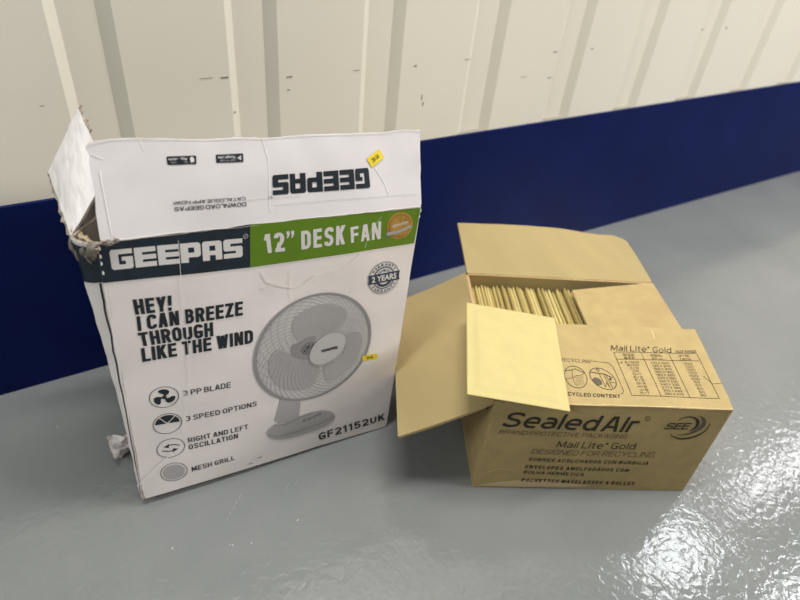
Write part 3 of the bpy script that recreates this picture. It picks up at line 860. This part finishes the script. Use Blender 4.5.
# worn creases and staple dents
for pts_, wd in ((Q['crease1'], .0017), (Q['crease1b'], .0012), (Q['crease2'], .0014), (Q['crease3'], .0005), (Q['crease4'], .0006), (Q['crease6'], .0003)):
    Print().line(pts_, wd, 'crease', 14).build('worn_crease', F, front)
for x, y in ((.1443, .0092), (.1577, .0162)):
    pr = Print().poly([(x - .004, y - .001), (x + .003, y - .0016), (x + .005, y + .0004), (x, y + .0004)], 'crease', 14)
    pr.poly([(x - .003, y + .0004), (x + .004, y + .0004), (x + .003, y + .0024), (x - .001, y + .0018)], 'g3', 14)
    pr.build('torn_dent', F, front)
for x, y in ((.0118, .386), (.0112, .377), (.0108, .369), (.0105, .358), (.0185, .3898), (.3728, .371), (.3735, .379)):
    Print().poly([(x - .0009, y - .0022), (x + .0007, y - .0026), (x + .0012, y + .0006), (x - .0003, y + .0026)], 'crease', 14).build('rubbed_spot', F, front)

# left side panel: crushed outward near the front, caved in at the back, torn at the top
F0, TLc = Vector(FO), F.p(.0134, .3905)
def lside(u, v):
    base = F0.lerp(TLc, v)
    t = u * .185
    full = .0032 + .0215 * v ** 1.6
    out = full * math.sin(math.pi / 2 * t / .022) if t < .022 else full * max(-1.2, 1 - (t - .022) / .05)
    p = base + Vector((.077 * t, .997 * t, 0)) + Vector((-out, 0, 0))
    p.z -= .0135 * t / .185 * (1 - v) + (.035 * v ** 6 * max(0, (t - .03) / .155))
    p += Vector((.0015 * nz2(t, v * .4, 40, 2), 0, .004 * nz2(t, 1, 60, 4) * v ** 8))
    return p
ls = sheet('side_panel', lside, 34, 40, -.003, ['white', 'inner', 'core'], fan)
# navy continues round the corner; a dark print line follows the edge
def on_side(u, v):
    p = lside(u, v)
    return p + Vector((-.0007, -.0002, 0))
sheet('navy_band', lambda u, v: on_side(.004 + u * .20, .885 + .105 * v - .03 * u * (1 - v)), 10, 6, -.0003, ['navy', 'navy', 'navy'], ls).__setitem__('label', 'navy blue printed band')
sheet('edge_line', lambda u, v: on_side(.017 + u * .007, .02 + .86 * v), 1, 30, -.0003, ['ink', 'ink', 'ink'], ls).__setitem__('label', 'thin dark line along the corner')

BX = Vector((.077, .997, 0))
# right side panel, back panel, bottom
BR0, TR0 = F.p(.3621, .0), F.p(.3746, .3825)
sheet('side_panel', lambda u, v: BR0.lerp(TR0, v) + BX * (u * .183 + .002) + Vector((-.0015 - .006 * math.sin(math.pi * u), 0, -(1 - v) * u * .0015)), 12, 12, .003, ['white', 'inner', 'core'], fan)
BLb, BRb = Vector((.016, .735, .0015)), Vector((.3775, .706, .0015))
TLb, TRb = Vector((.029, .752, .402)), Vector((.386, .724, .380))
sheet('back_panel', lambda u, v: BRb.lerp(BLb, u).lerp(TRb.lerp(TLb, u), v) + Vector((0, -.004 * math.sin(math.pi * u), 0)), 14, 14, .003, ['white', 'inner', 'core'], fan)
def bottom(u, v):
    a_ = Vector((.018, .565, .010)).lerp(Vector((.355, .537, .005)), u)
    b_ = Vector((.030, .730, .006)).lerp(Vector((.372, .702, .0055)), u)
    p = a_.lerp(b_, v)
    p.z = max(.0035, p.z - .011 * math.sin(math.pi * v) * (1 - .5 * u) - .002)
    return p
sheet('bottom_flap', bottom, 14, 10, .003, ['inner', 'white', 'core'], fan)
# crumpled scrap of the bottom closure sticking out on the left
def scrap(u, v):
    p = Vector((.014, .652, .0)).lerp(Vector((-.0135, .640, .0)), u)
    p += Vector((.007 * nz2(u, v, 4, 1) - .004 * v, .012 * nz2(u, v, 3.5, 2) - .018 * v * (1 - v), .003 + v * (.030 + .016 * u) + .006 * nz2(u, v, 5, 3) * v))
    p.z = max(p.z, .0028)
    return p
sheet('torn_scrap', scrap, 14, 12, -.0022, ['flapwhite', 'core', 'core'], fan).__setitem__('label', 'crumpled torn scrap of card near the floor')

# upright top flap (front)
PO, PX, PY = (.03025, .56348, .40284), (.99552, -.07806, -.05331), (.07473, .30451, .94957)
def pdisp(x, y):
    return (.0022 * nz2(x, y, 14, 9) + .0012 * nz2(x, y, 40, 3) + .002 * math.sin(x * 9)) * min(1, max(0, y / .05))
P = Face(PO, PX, PY, pdisp)
top = Q['ftop']
outl = [(.001, -.0004), (.3605, -.0004), (.3618, .004)] + jag((.3618, .004), (.3594, .0923), 8, .0006, 5)
rt = top[::-1]
for a_, b_ in zip(rt, rt[1:]):
    outl.append(a_)
    outl += jag(a_, b_, 5, .0007, int(a_[0] * 1e4))
outl += [(.0053, .0949), (.0022, .0905), (.0046, .0835), (.0028, .076), (.0036, .05), (.0012, .03), (.0006, .006)]
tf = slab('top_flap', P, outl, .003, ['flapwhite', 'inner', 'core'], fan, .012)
tf['label'] = 'upright white flap with upside down lettering'
pr = Print().block(Q['flogo'], 'GEEPAS', 'ink', 1)
c, a, b = Q['flogo_r']
pr.ell(c, a, b, 'ink', 1, .75, 1, 14)
pr.build('brand_lettering', P, tf, label='dark block lettering printed upside down')
Print().st(Q['dl'], 'DOWNLOAD GEEPAS', 'ink', 1, .17, .15, .3).st(Q['cat'], 'CATALOGUE APP NOW!', 'ink', 1, .17, .15, .3).build('download_caption', P, tf)
def rrect(q, r=.12, asp=3.3):
    pts = []
    for cx, cy, t0 in ((1 - r / asp, r, -90), (1 - r / asp, 1 - r, 0), (r / asp, 1 - r, 90), (r / asp, r, 180)):
        for k in range(5):
            t = math.radians(t0 + 22.5 * k)
            pts.append(bil(q, cx + r / asp * math.cos(t), cy + r * math.sin(t)))
    return pts
for key, big, small in (('app', 'App Store', 'Download on the'), ('play', 'Google play', 'GET IT ON')):
    q = Q[key]
    sub = lambda x0, y0, x1, y1: [bil(q, x0, y0), bil(q, x1, y0), bil(q, x1, y1), bil(q, x0, y1)]
    pr = Print().poly(rrect(q, .14), 'ink', 1)
    pr.text(sub(.30, .14, .94, .56), big, 'letter', 2, .01)
    pr.text(sub(.30, .66, .86, .84), small, 'g1', 2)
    if key == 'app':
        ap = [(.03, -.44), (.2, -.40), (.34, -.14), (.38, .02), (.28, .06), (.22, .18), (.28, .30), (.36, .34), (.24, .44), (.05, .42), (-.05, .42), (-.24, .46), (-.40, .30), (-.42, .0), (-.30, -.28), (-.16, -.44), (-.05, -.41)]
        pr.poly(smooth_poly([bil(q, .15 + x * .20, .44 + y * .72) for x, y in ap], 1), 'letter', 2)
        pr.poly([bil(q, .15 + x * .20, .44 + y * .72) for x, y in [(-.02, .46), (.05, .62), (.16, .68), (.12, .54)]], 'letter', 2)
    else:
        pr.poly([bil(q, *t) for t in [(.08, .20), (.24, .5), (.08, .80)]], 'g1', 2)
    pr.build('app_badge', P, tf, label='black rounded badge printed upside down, %s' % ('with an apple mark' if key == 'app' else 'with a triangle mark'))
q = Q['stk1']
pr = Print().poly([bil(q, *t) for t in [(.05, 0), (.95, 0), (1, .25), (.97, .5), (1, .75), (.95, 1), (.05, 1), (0, .75), (.03, .5), (0, .25)]], 'yellow', 3)
pr.text([bil(q, *t) for t in [(.24, .30), (.74, .30), (.74, .72), (.24, .72)]], '20-50', 'brownink', 4, .02)
pr.build('price_sticker', P, tf, label='yellow price sticker stuck at a slant')
for k_, wd, m_ in (('fc1', .0008, 'crease'), ('fc2', .0011, 'crease'), ('fc3', .0007, 'crease'), ('fc4', .0008, 'crease'), ('fc5', .0008, 'crease'), ('fc6', .0004, 'g1'), ('fc7', .0004, 'g1')):
    Print().line(Q[k_], wd, m_, 3).build('worn_crease', P, tf)
Print().line([(x, y - .0006) for x, y in Q['ftop']], .0008, 'crease', 4).build('worn_edge', P, tf)
pr = Print().line([(.003, .0016)] + jag((.003, .0016), (.358, .0014), 30, .0009, 6) + [(.358, .0014)], .0011, 'crease', 4)
pr.line([(.003, .0006)] + jag((.003, .0006), (.358, .0004), 30, .0005, 7) + [(.358, .0004)], .0006, 'core', 5)
pr.build('worn_fold', P, tf, label='pale worn fold line')

# torn left flap, standing up and out
A_, B_, C_, D_ = Vector((.0077, .592, .3988)), Vector((.0051, .742, .4014)), Vector((.0520, .742, .4726)), Vector((.0560, .632, .4405))
def lflap(u, v):
    p = A_.lerp(B_, u).lerp(D_.lerp(C_, u), v)
    w_ = math.sin(math.pi * u) * math.sin(math.pi * v)
    return p + Vector((-.004, 0, .003)) * w_ + Vector((.0012 * nz2(u, v, 6, 2), 0, .0012 * nz2(u, v, 9, 3)))
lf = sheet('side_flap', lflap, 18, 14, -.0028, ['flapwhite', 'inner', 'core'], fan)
lf['label'] = 'torn white flap standing up at the left'
# frayed grey-brown fibres along the torn edge of that flap
def fringe(name, pts3, par, seed, wid, dirv):
    rnd = random.Random(seed)
    n = 22
    vs_, fs_ = [], []
    for k_ in range(n + 1):
        t = k_ / n * (len(pts3) - 1)
        i = min(int(t), len(pts3) - 2)
        p = pts3[i].lerp(pts3[i + 1], t - i)
        l_ = wid * rnd.uniform(.25, 1)
        d_ = (dirv + Vector((rnd.uniform(-.3, .3), rnd.uniform(-.3, .3), rnd.uniform(-.3, .3)))).normalized()
        vs_ += [p, p + d_ * l_, p + Vector((.0015, .001, -.001)), p + d_ * l_ * .9 + Vector((.0012, .001, -.0008))]
    for k_ in range(n):
        a0, b0 = 4 * k_, 4 * k_ + 4
        fs_ += [[a0, a0 + 1, b0 + 1, b0], [a0 + 2, b0 + 2, b0 + 3, a0 + 3], [a0 + 1, a0 + 3, b0 + 3, b0 + 1]]
    return pydata(name, vs_, fs_, ['core'], par)
fringe('frayed_edge', [lflap(t / 8, 0) for t in range(9)], lf, 4, .007, Vector((-.45, 0, -.9)))['label'] = 'grey brown torn fibres'
fringe('frayed_edge', [lflap(1, .85), lflap(1, 1), lflap(.9, 1), lflap(.6, 1)], lf, 9, .006, Vector((.7, .1, .45)))['label'] = 'grey brown torn fibres'
# torn corner between the left flap and the front: ragged layers of brown liner
def ragged(name, p0, p1, drop, seed, mats, out):
    rnd = random.Random(seed)
    n = 16
    top_, low_ = [], []
    for k_ in range(n + 1):
        t = k_ / n
        p = p0.lerp(p1, t)
        j_ = lambda a: rnd.uniform(-a, a)
        top_.append(p + Vector((j_(.0012), j_(.0012), rnd.uniform(-.002, .003))))
        low_.append(p + drop * (.25 + .75 * math.sin(math.pi * min(1, t * .9 + .1))) * rnd.uniform(.65, 1.15) + Vector((j_(.0012), j_(.0012), 0)))
    def fn(u, v):
        k_ = min(n - 1, int(u * n))
        f_ = u * n - k_
        a_, b_ = top_[k_].lerp(top_[k_ + 1], f_), low_[k_].lerp(low_[k_ + 1], f_)
        return a_.lerp(b_, v) + out * math.sin(math.pi * v) + Vector((.0015 * nz2(u, v, 7, seed), .0015 * nz2(u, v, 9, seed + 2), 0))
    return sheet(name, fn, 16, 6, .0012, mats, fan)
ragged('torn_corner', Vector((.0080, .592, .3985)), F.p(.0120, .3895) + Vector((-.0012, -.001, .002)), Vector((-.001, -.002, -.030)), 5, ['core', 'inner', 'core'], Vector((-.004, -.003, 0)))['label'] = 'ragged brown torn corner'
ragged('torn_corner', Vector((.0095, .600, .402)), F.p(.0105, .3855) + Vector((-.001, -.0012, 0)), Vector((.002, .004, -.020)), 12, ['tan', 'tan', 'core'], Vector((.004, .006, .004)))['label'] = 'pale tan torn liner'
ragged('torn_corner', F.p(.0128, .3905) + Vector((0, -.001, .001)), F.p(.030, .3912) + Vector((0, -.0012, .0012)), Vector((.0, -.001, -.004)), 15, ['core', 'inner', 'core'], Vector((0, -.001, 0)))['label'] = 'frayed brown corner edge'
# torn nib on the right top corner
def nib(u, v):
    p = F.p(.3746, .381).lerp(F.p(.3725, .350), v)
    return p + Vector((.006 * u * (1 - .5 * v), .014 * u, .002 * nz2(u, v, 5, 3)))
sheet('torn_corner', nib, 4, 8, -.002, ['core', 'core', 'core'], fan)['label'] = 'frayed corner at the right of the green band'
# remaining top flaps folded down inside the carton
sheet('side_flap', lambda u, v: Vector((.386, .562, .372)).lerp(Vector((.381, .712, .372)), u) + Vector((-.012 * v, 0, -.085 * v)), 6, 6, .003, ['inner', 'white', 'core'], fan)
sheet('back_flap', lambda u, v: Vector((.046, .742, .385)).lerp(Vector((.372, .716, .372)), u) + Vector((0, -.018 * v, -.085 * v)), 8, 6, .003, ['inner', 'white', 'core'], fan)

# ------------------------------------------------------------------ the brown carton of envelopes
SA = Vector((.42147, .36514, 0))
e1, e2, e3 = Vector((.8777, -.47921, 0)), Vector((.47921, .8777, 0)), Vector((0, 0, 1))
W = lambda x, y, z: SA + e1 * x + e2 * y + e3 * z
BW, BD, BH, TH = .324, .290, .180, .004
car = thing('carton', 'open brown cardboard carton of padded envelopes with black printing on its front', 'cardboard box', W(BW / 2, BD / 2, 0))
def bow(wd, ht, amp, seed):
    return lambda x, y: amp * math.sin(math.pi * min(1, max(0, x / wd))) * math.sin(math.pi * min(1, max(0, y / ht))) + .0008 * nz2(x, y, 14, seed)
K3 = ['kraft', 'kraftin', 'kraftedge']
SF = Face(W(0, 0, 0), e1, e3, bow(BW, BH, .003, 1))
rect = lambda a, b: [(0, .0008), (a, .0008), (a, b), (0, b)]
sfront = slab('front_panel', SF, [(.001, .0008), (.08, .0016), (.2, .0006), (.323, .001), (.324, .18), (0, .18)], TH, K3, car, .02)
slab('side_panel', Face(W(0, BD, 0), -e2, e3, bow(BD, BH, .003, 2)), rect(BD, BH), TH, K3, car, .02)
slab('side_panel', Face(W(BW, 0, 0), e2, e3, bow(BD, BH, .003, 3)), rect(BD, .1762), TH, K3, car, .02)
slab('back_panel', Face(W(BW, BD, 0), -e1, e3, bow(BW, BH, .002, 4)), rect(BW, BH), TH, K3, car, .02)
slab('bottom_panel', Face(W(0, 0, .001 + TH), e1, e2), [(.005, .005), (.319, .005), (.319, .285), (.005, .285)], TH, ['kraftin', 'kraft', 'kraftedge'], car, .05)
KI = ['kraftin', 'kraft', 'kraftedge']
# left flap, open and drooping
la = math.radians(-31)
ld = -e1 * math.cos(la) + e3 * math.sin(la)
LF = Face(W(-.001, .291, .181), -e2, -ld, lambda x, y: -.0025 * math.sin(math.pi * min(1, max(0, -y / .14))))
slab('side_flap', LF, [(0, 0), (.002, -.1355), (.292, -.138), (.291, -.02), (.2895, 0)], TH, KI, car, .02)['label'] = 'plain flap folded out and drooping on the left'
# rear flap, laid back
ra = math.radians(12.5)
RF = Face(W(0, .289, .181), e1, e2 * math.cos(ra) + e3 * math.sin(ra), lambda x, y: -.006 * math.exp(-((x - .26) / .05) ** 2) * (y / .12) + .003 * math.sin(x * 14) * y / .12 + .0008 * nz2(x, y, 30, 5) - .004 * (y / .12) ** 2)
slab('back_flap', RF, [(.002, 0), (.322, 0), (.3235, .006), (.311, .108), (.303, .116), (.290, .125), (.200, .127), (.1, .1265), (-.003, .1265), (0, .05)], TH, KI, car, .015)['label'] = 'plain flap leaning back at the rear'
# right flap, folded in level under the printed one
RG = Face(W(.3245, .02, .1808), e2, -e1, lambda x, y: -.0055 * y / .15 + .0006 * nz2(x, y, 30, 8))
slab('side_flap', RG, [(.010, 0), (.266, 0), (.2655, .02), (.243, .148), (.010, .149)], TH, K3, car, .02)['label'] = 'plain flap folded in on the right'
# printed front flap, folded in and springing up a little
ft = math.atan2(.017, .144)
TF = Face(W(0, 0, .1815), e1, e2 * math.cos(ft) + e3 * math.sin(ft), lambda x, y: .0012 * nz2(x, y, 12, 6))
tflap = slab('front_flap', TF, [(.0, -.0005), (.324, -.0005), (.3262, .02), (.3285, .1463)] + jag((.3285, .1463), (.012, .145), 8, .0007, 2) + [(.006, .145), (.002, .06)], TH, K3, car, .015)
tflap['label'] = 'printed flap folded inward at the front'

Print().st(Q['sa'], 'Sealed Air', 'kink', 1, .155, .12, .34, .10).build('brand_lettering', SF, sfront, label='large slanted black lettering')
c, a, b = Q['sa_r']
Print().ell(c, a, b, 'kinklight', 1, .7, 1, 14).build('registered_mark', SF, sfront)
for key, body_, m_, sw_, gp_ in (('brand', 'BRAND PROTECTIVE PACKAGING', 'kinklight', .10, .16), ('ml', 'Mail Lite\u00ae Gold', 'kink', .105, .17), ('dfr', 'DESIGNED FOR RECYCLING', 'kinklight', .09, .18),
                            ('sob', 'SOBRES ACOLCHADOS CON BURBUJA', 'kink', .17, .22), ('env', 'ENVELOPES AMOLFADADOS COM', 'kink', .17, .22), ('bol', 'BOLHA HERMETICA', 'kink', .17, .22), ('poc', 'POCHETTES MATELASSES A BULLES', 'kink', .19, .22)):
    qq = Q[key]
    if key == 'bol':
        qq = [qq[0], qq[1], tuple(qq[1][k_] + (qq[2][k_] - qq[1][k_]) * .84 for k_ in (0, 1)), tuple(qq[0][k_] + (qq[3][k_] - qq[0][k_]) * .84 for k_ in (0, 1))]
    sh = {'dfr': .25, 'brand': .25}.get(key, .12)
    hh = qq[3][1] - qq[0][1]
    qq = [qq[0], qq[1], (qq[2][0] + sh * hh, qq[2][1]), (qq[3][0] + sh * hh, qq[3][1])]
    pr = Print().st(qq, body_, m_, 1, sw_, gp_, .3, .3)
    if key == 'bol':
        pr.line([bil(qq, .655, 1.07), bil(qq, .675, 1.22)], .0011, m_, 1)
    pr.build('product_text', SF, sfront)
pr = Print().st([Q['see'][0], Q['see'][1], (Q['see'][2][0] + .004, Q['see'][2][1]), (Q['see'][3][0] + .004, Q['see'][3][1])], 'SEE', 'kink', 2, .17, .12, .2)
pr.poly(smooth_poly(Q['sw1'], 1), 'kink', 1).poly(smooth_poly(Q['sw2'], 1), 'kinkgrey', 1).poly(smooth_poly(Q['sw3'], 1), 'kink', 1)
pr.build('company_emblem', SF, sfront, label='three crescents round slanted letters')
Print().poly([(.004, .004), (.0393, .0154), (.0823, .0225), (.12, .019), (.1769, .010), (.15, .006), (.08, .004)], 'kraftworn', 0).build('worn_patch', SF, sfront, label='pale rubbed patch along the lower edge')
Print().line(Q['scr'], .0012, 'kraftworn', 0).build('worn_crease', SF, sfront)

pr = Print().st(Q['title'], 'Mail Lite\u00ae Gold', 'kink', 1, .105, .17, .3, .3).st(Q['range'], 'SIZE RANGE', 'kinklight', 1, .15, .2)
pr.build('flap_title', TF, tflap)
pr = Print()
q = Q['tab']
lw = .0007
pr.line([q[0], q[1], q[2], q[3], q[0]], lw, 'kink', 1)
cs = Q['cols']
pr.line(cs[:2], lw, 'kink', 1).line(cs[2:], lw, 'kink', 1).line(Q['head'], lw, 'kink', 1)
xs = [0, .325, .665, 1]
hv = .80
cell = lambda c0, x0, x1, y0, y1: [bil(q, xs[c0] + (xs[c0 + 1] - xs[c0]) * x, y) for x, y in ((x0, y0), (x1, y0), (x1, y1), (x0, y1))]
for c0, (t1, t2) in enumerate((('SIZE', 'REF'), ('INTERNAL', 'SIZE mm'), ('QTY PER', 'CARTON'))):
    pr.text(cell(c0, .30, .70, .905, .965), t1, 'kinklight', 1, .005)
    pr.text(cell(c0, .30, .68, .825, .885), t2, 'kinklight', 1, .005)
rows = [('A/000', '110 x 160', '100'), ('B/00', '120 x 210', '100'), ('C/0', '150 x 210', '100'), ('CD', '180 x 160', '100'), ('D/1', '180 x 260', '100'), ('E/2', '220 x 260', '100'), ('F/3', '220 x 330', '50'), ('G/4', '240 x 330', '50'), ('H/5', '270 x 360', '50'), ('J/6', '300 x 440', '50'), ('K/7', '350 x 470', '50')]
for r_, row in enumerate(rows):
    y1 = hv - .022 - r_ * .0695
    y0 = y1 - .046
    for c0, s_ in enumerate(row):
        hw = (.052, .036, .05)[c0] * len(s_)
        pr.st(cell(c0, .5 - hw, .5 + hw, y0, y1), s_.upper(), 'kinklight', 1, .16, .2)
ck = cell(0, .05, .2, hv - .07, hv - .015)
pr.poly([bil(ck, *t) for t in ((0, .55), (.4, .3), (1, 1), (.45, -.1))], 'kink', 1)
pr.build('size_table', TF, tflap, label='printed table of envelope sizes')
pr = Print()
pr.st([(.045, .0746), Q['rec'][1], Q['rec'][2], (.046, .0818)], 'DESIGNED FOR RECYCLING*', 'kinklight', 1, .10, .18)
pr.line(Q['frame'], .0006, 'kink', 1)
pr.st([(.055, .0156), Q['cont'][1], Q['cont'][2], (.056, .0220)], 'CARTON RECYCLED CONTENT', 'kink', 1, .16, .18)
for key in ('p1', 'p2'):
    c, a, b = Q[key]
    A, B = (a[0] - c[0], a[1] - c[1]), (b[0] - c[0], b[1] - c[1])
    pr.ell(c, a, b, 'kink', 1, .96, 1.01, 40)
    seg = lambda pts, wd=.0006: pr.line(loc(c, A, B, pts), wd, 'kink', 1)
    if key == 'p1':
        seg([(-.85, .45), (-.2, .62), (.05, .75), (.85, .45)], .0009)
        seg([(-.25, .6), (-.3, -.1), (-.85, -.3)])
        seg([(-.25, -.12), (.05, .12), (.5, .22), (.8, .4)])
        seg([(-.3, -.1), (-.1, -.75)])
        for k_ in range(6):
            seg([(-.05 + .13 * k_, -.85 + .05 * k_), (.05 + .12 * k_, .05 + .03 * k_)], .0003)
    else:
        seg([(-.85, .35), (-.3, .42), (.2, .5), (.8, .30)], .0012)
        seg([(-.2, .40), (.05, -.8)]); seg([(.15, .45), (.4, -.75)]); seg([(.05, -.8), (.2, -.3), (.4, -.75)])
        seg([(.3, .40), (.6, -.7)]); seg([(.5, -.2), (.95, -.1)])
        pr.ell(loc(c, A, B, [(-.5, -.42)])[0], *loc(c, A, B, [(-.15, -.42), (-.5, -.07)]), 'kinkgrey', 1, n=20)
        pr.ell(loc(c, A, B, [(.58, .12)])[0], *loc(c, A, B, [(.68, .12), (.58, .24)]), 'kink', 1, n=12)
        pr.ell(loc(c, A, B, [(-.25, .75)])[0], *loc(c, A, B, [(-.12, .75), (-.25, .9)]), 'kink', 1, .7, 1, 12)
pr.build('recycling_panel', TF, tflap, label='two round line drawings in a rounded frame')
Print().line(Q['tc1'], .0008, 'kinklight', 1).build('small_tear', TF, tflap)
Print().line([(.2586, .140), (.2564, .122)], .0016, 'kraftworn', 1).build('worn_crease', TF, tflap)
Print().line([(.002, .0008)] + jag((.002, .0008), (.323, .0008), 20, .0006, 3) + [(.323, .0008)], .0012, 'kraftworn', 1).build('worn_fold', TF, tflap)
# dark recycling mark at the top of the left side
LS = Face(W(0, BD, 0), -e2, e3, bow(BD, BH, .003, 2))
sp = [o for o in car.children if o.name == 'side_panel.002' or o.name.startswith('side_panel')][0]
pr = Print()
for k_ in range(3):
    t = k_ * 2 * math.pi / 3
    rt_ = lambda x, y: (.262 + x * math.cos(t) - y * math.sin(t), .155 + x * math.sin(t) + y * math.cos(t))
    pr.poly([rt_(*p) for p in [(-.010, -.009), (.004, -.009), (.004, -.012), (.011, -.007), (.004, -.002), (.004, -.005), (-.008, -.005)]], 'kink', 1)
pr.build('recycling_mark', LS, sp, label='dark triangle of three arrows')

# ------------------------------------------------------------------ padded envelopes
def mailer_mesh(wd, ht, thick, name, seed, rim=.008, nu=14, nv=18, m='mailer', edge=.0005):
    vs_, fs_ = [], []
    for sgn in (1, -1):
        for i in range(nu + 1):
            for j in range(nv + 1):
                x, y = wd * i / nu, ht * j / nv
                d = min(x, wd - x, y, ht - y)
                t = max(0, min(1, (d - rim * .75) / (rim * .8)))
                t = t * t * (3 - 2 * t)
                z = sgn * (edge + (thick / 2 - edge) * t * (.9 + .1 * nz2(x, y, 60, seed)))
                vs_.append((x, y, z))
    N_ = (nu + 1) * (nv + 1)
    ix = lambda i, j: i * (nv + 1) + j
    for i in range(nu):
        for j in range(nv):
            f = [ix(i, j), ix(i + 1, j), ix(i + 1, j + 1), ix(i, j + 1)]
            fs_ += [f, [k_ + N_ for k_ in reversed(f)]]
    rim_ = [(i, 0) for i in range(nu)] + [(nu, j) for j in range(nv)] + [(i, nv) for i in range(nu, 0, -1)] + [(0, j) for j in range(nv, 0, -1)]
    for (a0, b0), (c0, d0) in zip(rim_, rim_[1:] + rim_[:1]):
        fs_.append([ix(a0, b0), ix(a0, b0) + N_, ix(c0, d0) + N_, ix(c0, d0)])
    me = bpy.data.meshes.new(name)
    me.from_pydata(vs_, [], fs_)
    me.materials.append(MT[m])
    me.polygons.foreach_set('use_smooth', [True] * len(me.polygons))
    me.update()
    return me

# the one lying across the opening
qBL, qBR, qTR, qTL = (W(*p) for p in ((-.0398, -.0035, .1977), (.0930, -.0180, .1875), (.1129, .1544, .2006), (-.0200, .1689, .2108)))
ux = (qBR - qBL).normalized()
uz = ux.cross(qTL - qBL).normalized()
uy = uz.cross(ux)
me = mailer_mesh(.134, .174, .0049, 'padded_envelope', 1, rim=.0115, nu=60, nv=78)
lie = bpy.data.objects.new('padded_envelope', me)
C.objects.link(lie)
Mx = Matrix((ux, uy, uz)).transposed().to_4x4()
Mx.translation = qBL
lie.matrix_world = Mx
tag(lie, 'pale yellow padded envelope lying flat across the front left of the brown carton', 'envelope')

# the packed row, standing on edge
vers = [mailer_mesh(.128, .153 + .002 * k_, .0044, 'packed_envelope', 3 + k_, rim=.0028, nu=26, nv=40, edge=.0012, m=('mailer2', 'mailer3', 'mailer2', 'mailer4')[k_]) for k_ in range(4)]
first = bpy.data.objects.new('padded_envelope', vers[0])
C.objects.link(first)
tag(first, 'yellow padded envelope standing on edge in the packed row inside the brown carton', 'envelope', 'padded envelopes packed in the carton')
x = .0085
k = 0
while x < .185:
    o = first if k == 0 else first.copy()
    if k:
        C.objects.link(o)
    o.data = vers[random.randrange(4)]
    Mx = Matrix((e2, e3, e1)).transposed().to_4x4()
    tilt = random.uniform(-.0015, .0015)
    Mx = Mx @ Matrix.Rotation(tilt, 4, 'X') @ Matrix.Rotation(random.uniform(-.0015, .0015), 4, 'Y')
    Mx.translation = W(x, .153 + random.uniform(-.003, .003), .0058)
    o.matrix_world = Mx
    x += .0050 if x < .115 else .0066
    k += 1
